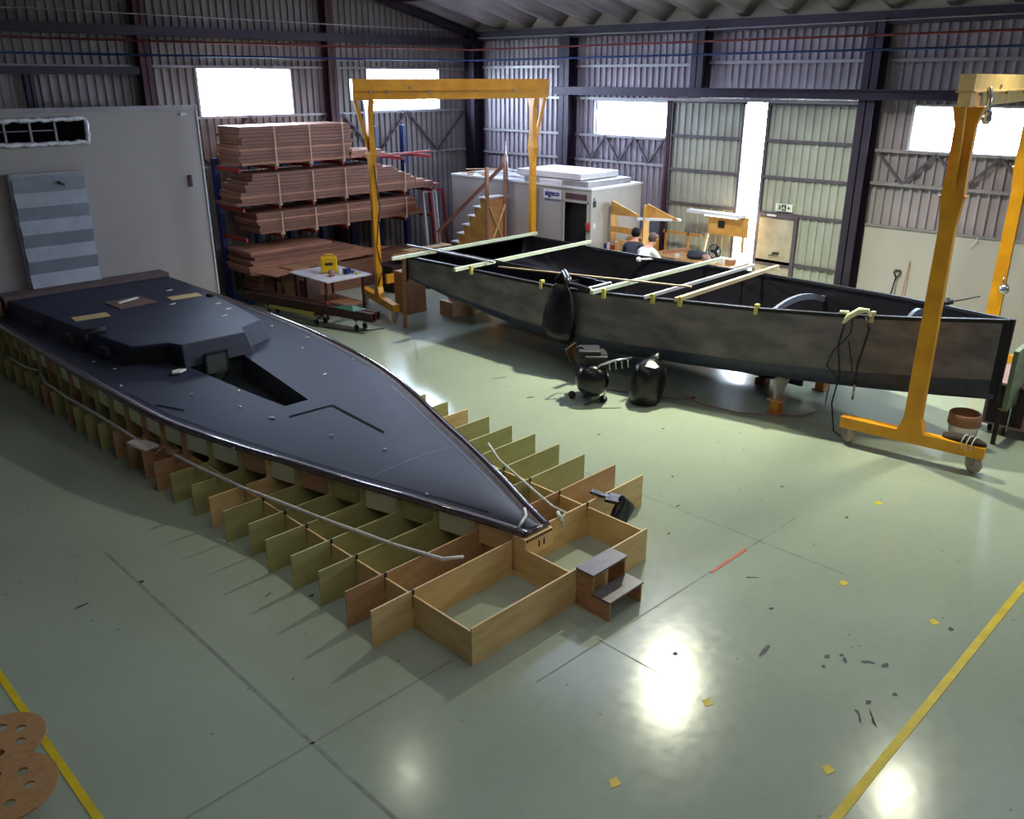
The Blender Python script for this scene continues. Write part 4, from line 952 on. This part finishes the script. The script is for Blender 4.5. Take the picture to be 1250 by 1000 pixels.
pile(9.0,11.75,2.9,3.67,11,16.88,17.8,['lumber','lumber2','lumber'],'brown board in the tall stack on the top rack level','boards on the top rack level')
pile(11.8,12.7,2.9,3.06,2,16.92,17.8,['lumber2'],'short brown board beside the tall top stack','boards beside the top stack')
pile(8.85,14.25,2.09,2.73,9,16.86,17.8,['lumber','lumber2','lumber'],'long brown board in the stack on the second rack level','boards on the second rack level',taper=1.6,left=.35)
pile(9.25,13.75,1.47,1.92,7,16.88,17.8,['lumber','lumber','lumber2'],'long brown board in the stack on the third rack level','boards on the third rack level',taper=.3)
pile(8.85,12.4,.68,1.16,8,16.7,17.7,['lumber2','lumber','lumber2'],'loose brown board in the lowest heap under the rack','boards in the lowest heap',taper=1.5,left=.1)
pile(9.2,13.8,.14,.6,5,16.9,17.7,['lumber','rust'],'dark board in the floor level stack under the rack','boards at floor level under the rack')
for i in range(7):
    k = MB(); x = 8.9+.3*i; k.obox((x+.9,16.6+.03*i,.68+.02*i),1.9,.22,.02,random.uniform(-.12,.12))
    tag(k.build('loose_plank',random.choice(['lumber2','tanbat','lumber2'])),'loose plank lying slantwise before the lowest heap of boards','plank','loose planks before the heap')
tag(MB().box(9.1,12.2,16.62,16.85,0,.66).build('long_crate','lumber'),'long dark crate below the loose planks','crate')
for x in RX[1:]:
    for z0,z1,xe in ((2.9,3.67,11.7),(2.09,2.7,13.9),(1.47,1.92,13.5)):
        if x > xe: continue
        sb = thing('strapped_bearer',(x,17.3,z0-.05),'pale timber bearer with strap around a stack of brown boards on the rack','bearer','strapped bearers under the board stacks')
        MB().box(x-.04,x+.04,16.82,17.8,z0-.05,z0).build('bearer','tanbat',sb)
        MB().box(x-.012,x+.012,16.805,16.82,z0-.04,z1).build('strap','tanbat',sb)
# wrapped film on top stack
# door frames leaning right of the rack
def leanframe(x0,x1,y,z1,m,label,dy=.2):
    t = .06; k = MB()
    k.bar((x0,y,0),(x0,y+dy,z1),.05,t,up=(0,1,0)); k.bar((x1,y,0),(x1,y+dy,z1),.05,t,up=(0,1,0)); k.bar((x0,y+dy,z1),(x1,y+dy,z1),.05,t); k.bar((x0,y+.01,.05),(x1,y+.01,.05),.05,t)
    return tag(k.build('door_frame',m),label,'frame')
leanframe(13.95,14.35,16.9,1.95,'white','white frame leaning against the rack end')
leanframe(14.25,14.6,17.3,1.9,'white','second white frame leaning behind the first at the rack end')
leanframe(14.75,15.2,17.6,1.85,'redp','reddish brown frame leaning against the wall left of the container')
tag(MB().box(13.3,13.75,15.6,16.2,0,.62).build('carton','cardboard'),'brown carton beside the foot of the wooden stairs','box')
tag(MB().obox((13.0,15.6,.35),.9,.5,.7,.1).build('crate','rust'),'dark crate between lumber rack and wooden stairs','crate')
tag(MB().obox((12.1,15.9,.3),.8,.6,.6,.1).build('crate','brown'),'low dark crate beyond the far gantry foot','crate')
for i in range(5): tag(MB().obox((12.6+.1*i,15.85,.73+.03*i),1.3,.3,.02,random.uniform(-.3,.3),0).build('plank_offcut','ochre' if i%2 else 'tanbat'),'timber offcut lying on the dark crates','offcut','offcuts on the dark crates')
tag(MB().box(11.3,12.3,15.2,15.26,.35,.55).build('rail','yellowpaint'),'yellow rail standing low behind the far gantry leg','rail')

# ------------------------------------------------------------------ container, stairs
cn = thing('site_container',(15.3,14.3,0),'white container cabin with dark doorway and blue lettering at the far corner','container')
k = MB(); X0,X1,Y0,Y1,ZT = 14.45,16.2,12.05,16.55,2.36
k.add([(X0,Y0,.1),(X0,12.17,.1),(X0,12.17,ZT),(X0,Y0,ZT)],[(0,1,2,3)]); k.add([(X0,12.8,.1),(X0,Y1,.1),(X0,Y1,ZT),(X0,12.8,ZT)],[(0,1,2,3)]); k.add([(X0,12.17,2.07),(X0,12.8,2.07),(X0,12.8,ZT),(X0,12.17,ZT)],[(0,1,2,3)])
k.add([(X0,Y0,.1),(X1,Y0,.1),(X1,Y0,ZT),(X0,Y0,ZT)],[(0,1,2,3)]); k.add([(X1,Y0,.1),(X1,Y1,.1),(X1,Y1,ZT),(X1,Y0,ZT)],[(0,1,2,3)]); k.add([(X0,Y1,.1),(X1,Y1,.1),(X1,Y1,ZT),(X0,Y1,ZT)],[(0,1,2,3)])
k.build('shell','caravan',cn,fixn=False)
MB().box(X0-.02,X1+.02,Y0-.02,Y1+.02,ZT,ZT+.04).build('roof','white',cn); MB().box(X0,X1,Y0,Y1,0,.1).build('skid','rust',cn)
MB().box(X0+.1,X0+.12,12.1,12.9,.1,2.1).build('doorway','black',cn)
k = MB(); k.box(X0-.02,X0,12.82,12.86,.1,2.2); k.box(X0-.02,X0,12.12,12.16,.1,2.2); k.box(X0-.02,X0,12.12,12.86,2.07,2.11); k.build('door_frame','beige',cn)
MB().box(X0-.015,X0,12.18,12.78,2.14,2.26).build('vent_grille','colred',cn)
MB().box(X0-.02,X0-.001,13.6,13.63,.1,2.3).build('seam','girt',cn)
k = MB(); k.lathe([(.04,0),(.055,.03),(.055,.15),(.04,.18)],(X0-.04,12.1,1.5),12); k.build('lamp','redp',cn)
MB().box(X0-.008,X0,12.92,13.44,2.1,2.29).build('sign_plate','signwhite',cn)
def text(body, size, loc, rot, m, parent, name='lettering'):
    cu = bpy.data.curves.new(name,'FONT'); cu.body = body; cu.size = size; cu.extrude = .002; cu.offset = .004; cu.align_x = 'CENTER'
    o = bpy.data.objects.new(name, cu); COL.objects.link(o)
    dg = bpy.context.evaluated_depsgraph_get(); me = bpy.data.meshes.new_from_object(o.evaluated_get(dg)); bpy.data.objects.remove(o)
    R = Euler(rot).to_matrix(); o0 = wloc(parent)
    for v in me.vertices: v.co = R@v.co+Vector(loc)-o0
    me.materials.clear(); me.materials.append(M[m]); o = bpy.data.objects.new(name, me); COL.objects.link(o); o.parent = parent; return o
text('aigeco', .17, (X0-.014,13.18,2.16), (PI/2,0,-PI/2), 'navytext', cn)
k = MB()
for i in range(9): k.box(X0-.012,X0-.008,12.95+i*.052,12.985+i*.052,2.055,2.075)
k.build('small_lettering','navytext',cn)
k = MB(); k.box(14.5,14.6,Y0-.01,Y0,2.0,2.13); k.box(14.53,14.55,Y0-.01,Y0,2.13,2.2); k.build('arrow_mark','black',cn)
MB().box(14.52,14.6,Y0-.01,Y0,1.55,1.66).build('notice','white',cn)
def onroof(name,x0,x1,y0,y1,z0,z1,m,label,cat): return tag(box(x0,x1,y0,y1,z0,z1).build(name,m,bevel=.01),label,cat)
onroof('roof_panel',14.5,16.0,12.2,14.1,2.40,2.52,'girt','grey panel slab on the container roof, lower one','panel')
onroof('roof_panel',14.55,15.85,12.45,14.4,2.53,2.66,'white','thick white panel slab on the container roof, upper one','panel')
onroof('flat_carton',14.46,14.6,12.95,13.6,2.40,2.5,'signwhite','flat white box at the front edge of the container roof','box')
for i in range(16):
    x, y = random.uniform(14.7,15.9), random.uniform(14.75,16.3)
    k = MB(); k.obox((x,y,2.407+.013*(i//3)),random.uniform(.5,.9),random.uniform(.05,.16),.012,random.uniform(0,3))
    tag(k.build('white_offcut','white' if i%3 else 'cardboard'),'thin offcut strip in the heap on the container roof','offcut','offcuts on the container roof')

sr = thing('wooden_stairs',(14.05,15.2,0),'yellow plywood stairs with handrail in front of the container','stairs')
n = 9; ya, yb = 16.35, 14.6; zs = 2.02
poly = [(ya,0)]; 
for i in range(n):
    y0 = ya+(yb-ya)*i/n; z = zs*(i+1)/n; poly += [(y0,z),(ya+(yb-ya)*(i+1)/n,z)]
poly += [(yb,0)]
for x in (13.76,14.3): MB().prism(poly,0,x,x+.02).build('side_panel','ochre',sr)
MB().box(13.78,14.3,yb-.0,yb+.02,0,zs-.03).build('end_panel','stoolwood',sr)
for i in range(n):
    y0 = ya+(yb-ya)*i/n; y1 = ya+(yb-ya)*(i+1)/n; z = zs*(i+1)/n
    MB().box(13.72,14.36,min(y0,y1)-.02,max(y0,y1)+.03,z,z+.03).build('tread','white',sr)
MB().bar((13.77,14.56,0),(13.77,14.58,2.72),.07,.07).build('post','cardboard',sr); MB().bar((14.33,14.56,0),(14.33,14.56,2.95),.06,.06).build('post','lumber2',sr)
MB().bar((13.8,14.54,1.85),(14.3,14.54,.9),.02,.05,up=(0,1,0)).build('brace','birch',sr); MB().bar((14.3,14.52,1.85),(13.8,14.52,.9),.02,.05,up=(0,1,0)).build('brace','birch',sr)
MB().bar((13.77,16.3,1.05),(13.77,16.3,.3),.05,.05).build('post','lumber2',sr)
MB().bar((13.76,16.35,1.05),(14.33,14.58,2.75),.04,.08).build('handrail','lumber',sr)
tag(MB().tube([(14.38,14.5,2.1),(14.36,14.55,3.25)],.015,6).build('steel_rod','chrome'),'thin bright rod standing upright behind the stair post','rod')

# shelf frames next to container
sf = thing('plywood_shelf_rack',(15.2,11.3,0),'yellow plywood rack with slanting arms beside the container','rack')
for y in (11.92,11.05):
    MB().box(14.98,15.18,y-.012,y+.012,0,2.1).build('upright','ochre',sf)
    MB().prism([(15.0,2.12),(15.0,1.86),(15.15,1.78),(15.95,1.86),(15.95,1.9)],1,y-.012,y+.012).build('arm','ochre',sf) if False else None
for y in (11.92,11.05):
    MB().prism([(y,2.12),(y,1.82),(y-.1,1.82),(y-.75,1.84),(y-.75,1.88)],0,15.1 if y<11.5 else 14.98,15.13 if y<11.5 else 15.01).build('arm','ochre',sf)
MB().box(14.98,15.0,11.05,11.92,1.45,1.58).build('back_rail','ochre',sf); MB().box(14.98,15.3,11.05,11.92,.75,.77).build('shelf','ochre',sf); MB().box(14.98,15.02,11.05,11.92,1.2,1.3).build('back_rail','birchr',sf)
tl = thing('fluorescent_fitting',(15.05,10.75,1.84),'long white tube light fitting resting on the plywood rack arms','light fitting')
MB().bar((15.0,11.22,1.80),(15.16,10.25,1.86),.07,.05).build('fitting','signwhite',tl)
rnd = random.Random(5)
for i in range(16):
    y = 12.0-.06*i*1.1; z0 = 1.22 if i%3==0 else .9; hh = rnd.uniform(.06,.14); m = rnd.choice(['ochre','white','birchr','girt','redp','bluep'])
    x = 14.9+rnd.uniform(-.05,.05)
    tag(MB().box(x,x+.08,y-.03,y+.02,1.0,1.08+hh+rnd.choice([0,.1])).build('tool_item',m),'small tool or tin on the workbench by the container','tool','small items on the bench by the container')
wb = thing('workbench',(15.1,11.5,0),'cluttered timber workbench behind the hull beside the container','workbench')
MB().box(14.8,15.25,11.0,12.03,.96,1.0).build('bench_top','birchr',wb)
for x,y in ((14.8,11.0),(15.2,11.0),(14.8,11.98),(15.2,11.98)): MB().box(x-.03,x+.03,y-.03,y+.03,0,.96).build('leg','ochre',wb)
# right bench
w2 = thing('workbench',(16.2,10.2,0),'long timber workbench below the pinned plywood board','workbench')
MB().box(15.85,16.55,9.35,11.55,.86,.9).build('bench_top','birchr',w2)
for x,y in ((15.9,9.4),(16.5,9.4),(15.9,11.5),(16.5,11.5)): MB().box(x-.03,x+.03,y-.03,y+.03,0,.86).build('leg','ochre',w2)
MB().box(16.5,16.54,10.6,11.6,1.3,1.36).build('back_rail','ochre',w2); MB().box(16.5,16.54,10.9,10.95,.9,1.36).build('post','ochre',w2); MB().box(16.5,16.54,11.5,11.55,.9,1.36).build('post','ochre',w2)
pbd = thing('plywood_board',(16.45,9.9,1.4),'yellow plywood board with a dark square hung above the long workbench','board')
MB().box(16.44,16.47,9.42,10.38,1.43,1.85).build('board','ochre',pbd); MB().box(16.42,16.44,9.98,10.13,1.58,1.73).build('socket','black',pbd); MB().box(16.41,16.44,9.6,10.2,1.79,1.85).build('strip','tanbat',pbd)
k = MB(); k.box(16.44,16.5,9.5,9.54,1.1,1.45); k.build('hanger','ochre',pbd)
tl2 = thing('fluorescent_fitting',(16.3,10.1,1.86),'long white tube light fitting above the yellow plywood board','light fitting')
MB().box(16.26,16.47,9.5,10.85,1.85,1.91).build('fitting','signwhite',tl2); MB().tube([(16.3,10.4,1.835),(16.3,9.6,1.835)],.015,8).build('tube','tube',tl2)
k = MB(); k.bar((16.35,10.42,.9),(16.4,10.36,1.43),.05,.06); tag(k.build('support_post','tanbat'),'pale timber strut under the yellow plywood board','strut')
k = blob((16.15,10.42,.99),.2,.26,.09,9,.15); tag(k.build('dark_bag','darkshirt'),'dark navy bag lying on the long workbench','bag')
k = blob((16.05,10.12,.97),.09,.1,.08,10,.2); tag(k.build('cloth','pinkgrey'),'pinkish crumpled cloth on the workbench right of the navy bag','cloth')
tag(MB().bar((16.1,11.3,.93),(16.35,10.75,1.05),.06,.05).build('lumber_piece','lumber2'),'brown timber piece propped on the long workbench','timber')
fn = thing('pedestal_fan',(16.25,10.02,.9),'black round fan on the long workbench','fan')
Rf = Matrix.Rotation(PI/2,3,'Y'); 
k = MB(); 
for r in (.06,.1,.14): k.tube([Vector((16.2,10.02+r*math.cos(t),1.1+r*math.sin(t))) for t in [2*PI*i/20 for i in range(21)]],.006,6,cap=False)
k.tube([Vector((16.2,10.02+.15*math.cos(t),1.1+.15*math.sin(t))) for t in [2*PI*i/24 for i in range(25)]],.01,6,cap=False); k.build('cage','rubber',fn)
k = MB()
for i in range(3):
    a = 2*PI*i/3; k.obox((16.23,10.02+.07*math.cos(a),1.1+.07*math.sin(a)),.01,.1,.06,0,0,(a,0,.2))
k.build('blade','darkshirt',fn); MB().lathe([(.04,-.04),(.04,.06)],(16.24,10.02,1.1),12,M3=Rf).build('motor','rubber',fn); MB().box(16.18,16.32,9.94,10.1,.9,.96).build('base','rubber',fn)
for y,m,l in ((9.75,'white','white carton on the right end of the long workbench'),(9.55,'cardboard','brown carton on the right end of the long workbench')):
    tag(MB().box(16.0,16.2,y-.08,y+.08,.9,1.02).build('carton',m,bevel=.01),l,'box')
tag(MB().box(15.9,16.0,10.75,10.83,.9,.98).build('tin','white'),'small white tin at the front edge of the long workbench','tin')
tag(MB().box(15.7,16.4,11.62,12.0,0,1.25).build('cabinet','ochre',bevel=.01),'tall ochre box standing between the plywood rack and long workbench','cabinet')
# shovel and stick on white wall
so = thing('shovel',(16.8,6.4,0),'shovel leaning handle up against the white wall panel','shovel')
MB().tube([(16.7,6.42,.25),(16.84,6.36,1.02)],.016,8).build('shaft','rubber',so); k = MB(); k.tube([(16.84,6.36,1.0),(16.85,6.42,1.1),(16.855,6.4,1.14),(16.855,6.3,1.14),(16.85,6.29,1.1),(16.84,6.35,1.0)],.014,8); k.build('grip','rubber',so)
MB().obox((16.68,6.43,.14),.02,.22,.28,0).build('blade','rust',so)
tag(MB().tube([(16.72,6.2,0),(16.86,6.16,1.35)],.012,8).build('stick','lumber2'),'thin brown stick leaning on the white wall right of the shovel','stick')
tag(MB().tube([(16.86,5.06,1.94),(16.85,5.05,1.86),(16.85,5.14,1.74)],.01,6).build('wall_hook','paper'),'small white tag hanging on the white wall panel','tag')

# ------------------------------------------------------------------ people
def person(base, heading, lean, hair, shirt, label, headdown=.2, hscale=1.):
    ob = thing('person', base, label, 'person')
    V = {}; E = []
    def v(n, p, r, par=None):
        V[n] = (Vector(p), r)
        if par: E.append((par, n))
    f = lean
    v('pel',(0,0,.93),.145); v('bel',(.03+f*.1,0,1.08),.135,'pel'); v('che',(.04+f*.32,0,1.3),.155,'bel'); v('ster',(.03+f*.48,0,1.43),.11,'che')
    v('neck',(.03+f*.56,0,1.5),.056,'ster'); v('jaw',(.07+f*.66,0,1.57),.075,'neck'); v('head',(.06+f*.7,0,1.655),.098,'jaw'); v('crown',(.05+f*.74,0,1.71),.07,'head')
    for s, t in ((1,'l'),(-1,'r')):
        v('sh'+t,(.02+f*.45,.19*s,1.4),.07,'ster'); v('el'+t,(.12+f*.55,.27*s,1.14),.046,'sh'+t); v('wr'+t,(.34+f*.6,.2*s,1.06),.032,'el'+t); v('pa'+t,(.41+f*.6,.19*s,1.05),.036,'wr'+t)
        for i in range(4):
            q = 'f%d%s' % (i,t); v(q,(.46+f*.6,(.19+.025*(i-1.5))*s,1.045),.011,'pa'+t); v(q+'b',(.49+f*.6,(.19+.027*(i-1.5))*s,1.025-.003*i),.009,q)
        v('th'+t,(.42+f*.6,(.19-.05)*s,1.05),.012,'pa'+t); v('thb'+t,(.455+f*.6,(.19-.065)*s,1.04),.01,'th'+t)
        v('hip'+t,(0,.1*s,.86),.1,'pel'); v('kn'+t,(.03,.12*s,.5),.062,'hip'+t); v('an'+t,(-.02,.13*s,.1),.045,'kn'+t); v('to'+t,(.15,.14*s,.045),.042,'an'+t)
    names = list(V); me = bpy.data.meshes.new('body'); me.from_pydata([V[n][0]*1. for n in names],[(names.index(a),names.index(b)) for a,b in E],[])
    o = bpy.data.objects.new('body', me); COL.objects.link(o)
    sk = o.modifiers.new('skin','SKIN'); o.modifiers.new('ss','SUBSURF').levels = 2
    for i, n in enumerate(names): me.skin_vertices[0].data[i].radius = (V[n][1],V[n][1]*(1.25 if n in('che','bel','pel') else 1))
    me.skin_vertices[0].data[0].use_root = True
    dg = bpy.context.evaluated_depsgraph_get(); m2 = bpy.data.meshes.new_from_object(o.evaluated_get(dg)); bpy.data.objects.remove(o)
    for x in ('skin', shirt, 'jeans', 'rubber'): m2.materials.append(M[x])
    for p in m2.polygons:
        c = p.center; p.use_smooth = True
        out = abs(c.y) > .2 and c.z < 1.3
        if c.z > 1.5 or (c.x > .2+f*.55 and c.z < 1.2): p.material_index = 0
        elif c.z > .92: p.material_index = 1
        elif c.z > .1: p.material_index = 2
        else: p.material_index = 3
    Rm = Matrix.Rotation(heading,3,'Z')
    for q in m2.vertices: q.co = Rm@(q.co*hscale)
    b = bpy.data.objects.new('body', m2); COL.objects.link(b); b.parent = ob
    hc = Vector((.045+f*.7,0,1.67)); k = blob((0,0,0),.112,.104,.115,3,.03,20,12)
    k.v = [Vector((p.x,p.y,p.z)) for p in k.v]
    keep = []
    for fi, fa in enumerate(k.f):
        c = sum((k.v[i] for i in fa), Vector())/len(fa)
        if c.z > -.02-.05*(c.x < 0) and c.x < .07+c.z*.3: keep.append(fi)
    k.f = [k.f[i] for i in keep]; k.mi = [0]*len(keep); k.sm = [True]*len(keep)
    k.v = [Vector(base)+Rm@((p+hc)*hscale) for p in k.v]; k.build('hair', hair, ob, fixn=False)
    k = MB()
    for s in (1,-1): k.tube([hc+Vector((.0,.098*s,-.01)),hc+Vector((.0,.108*s,-.04))],.018,8)
    k.tube([hc+Vector((.1,0,-.01)),hc+Vector((.125,0,-.045))],.012,8)
    k.v = [Vector(base)+Rm@(p*hscale) for p in k.v]; k.build('ears_and_nose','skin',ob)
    k = MB()
    for s in (1,-1): k.tube([hc+Vector((.098,.034*s,.0)),hc+Vector((.104,.034*s,.0))],.01,8)
    k.bar(hc+Vector((.1,-.022,-.075)),hc+Vector((.1,.022,-.075)),.006,.006)
    k.v = [Vector(base)+Rm@(p*hscale) for p in k.v]; k.build('eyes_and_mouth','hairdark',ob)
    if shirt == 'shirt':
        k = MB()
        for i in range(5): k.obox(Vector((-.122+.10*0+f*.22,-.1+i*.05,1.30)),.006,.034,.03,0,0,(0,.35,0))
        k.v = [Vector(base)+Rm@(p*hscale) for p in k.v]; k.build('back_print','navytext',ob)
    return ob
person((13.95,10.38,0), .1, .8, 'hairred', 'shirt', 'person in white t shirt with print on the back, bending over beside the hull', hscale=.93)
person((14.3,10.82,0), .3, .3, 'hairdark', 'darkshirt', 'person with dark hair and dark clothes standing left of the white shirt', hscale=.96)
person((14.75,10.3,0), 2.9, .4, 'hairred', 'shirt', 'person in pale shirt facing the white shirted worker, mostly hidden', hscale=.93) if False else None

# ------------------------------------------------------------------ light
w = bpy.data.worlds.new('World'); S.world = w; w.use_nodes = True; nt = w.node_tree
bg = nt.nodes['Background']; bg.inputs['Color'].default_value = (.70,.82,1,1); bg.inputs['Strength'].default_value = 55.
def area(name, loc, target, sx, sy, power, color, portal=False, spread=PI):
    l = bpy.data.lights.new(name,'AREA'); l.shape = 'RECTANGLE'; l.size = sx; l.size_y = sy; l.energy = power; l.color = color; l.spread = spread
    if portal: l.cycles.is_portal = True
    o = bpy.data.objects.new(name, l); COL.objects.link(o); o.location = loc
    d = Vector(target)-Vector(loc); o.rotation_euler = d.to_track_quat('-Z','Y').to_euler(); return o
def portal(axis, c, h, inward):
    a0,a1,z0,z1 = h; ca, cz = (a0+a1)/2, (z0+z1)/2
    if axis == 0: area('portal',(c,ca,cz),(c+inward,ca,cz),a1-a0,z1-z0,1,(1,1,1),True)
    else: area('portal',(ca,c,cz),(ca,c+inward,cz),a1-a0,z1-z0,1,(1,1,1),True)
portal(1,YW+.06,WL1,-1); portal(1,YW+.06,WL2,-1); portal(0,XW+.06,WR1,-1); portal(0,XW+.06,WR2,-1); portal(0,XW+.1,DO,-1); portal(0,XW+.06,(-2.5,-.3,3.37,4.11),-1); portal(1,YW+.06,(.5,2.8,3.83,4.78),-1)

LAMPC = (1.,1.,.76)
for (x,y,z,p,sz,sp) in ((11.95,7.6,6.5,460,.26,2.3),(12.25,3.3,6.5,100,.3,2.2),(7.0,9.5,6.7,15,.25,2.4),):
    l = bpy.data.lights.new('high_bay_lamp','AREA'); l.shape = 'DISK'; l.size = sz; l.energy = p; l.color = LAMPC; l.spread = sp
    o = bpy.data.objects.new('high_bay_lamp', l); COL.objects.link(o); o.location = (x,y,z)

# added fill lamps under the closed roof, over far bays and behind the viewer
for (x,y,z,sx,sy,p,c) in ((12.7,12.,6.4,5,8,260,(.58,.62,1.)),(4.5,4.5,6.9,4,5,60,(.95,.93,1.)),(2.,-3.,6.7,5,4,110,(1.,.94,.98)),(13,0.,6.4,4,5,50,(.75,.8,1.))):
    l = bpy.data.lights.new('roof_light','AREA'); l.shape = 'RECTANGLE'; l.size = sx; l.size_y = sy; l.energy = p; l.color = c
    o = bpy.data.objects.new('roof_light', l); COL.objects.link(o); o.location = (x,y,z)

# ------------------------------------------------------------------ camera
cam = bpy.data.cameras.new('camera'); co = bpy.data.objects.new('camera', cam); COL.objects.link(co)
cam.sensor_width = 36; cam.sensor_fit = 'HORIZONTAL'; cam.lens = 36*1050/1250; cam.clip_end = 200
co.location = (0,0,4.6)
p = math.atan(405/1050)
Fv = Vector((math.cos(p)*math.sqrt(.5), math.cos(p)*math.sqrt(.5), -math.sin(p)))
co.rotation_euler = Fv.to_track_quat('-Z','Y').to_euler()
S.camera = co
S.view_settings.view_transform = 'Standard'; S.view_settings.look = 'None'; S.view_settings.gamma = 1; S.view_settings.exposure = .12
S.view_settings.use_curve_mapping = False
S.cycles.use_denoising = True; S.cycles.max_bounces = 8; S.cycles.sample_clamp_indirect = 6; S.cycles.caustics_reflective = False; S.cycles.caustics_refractive = False
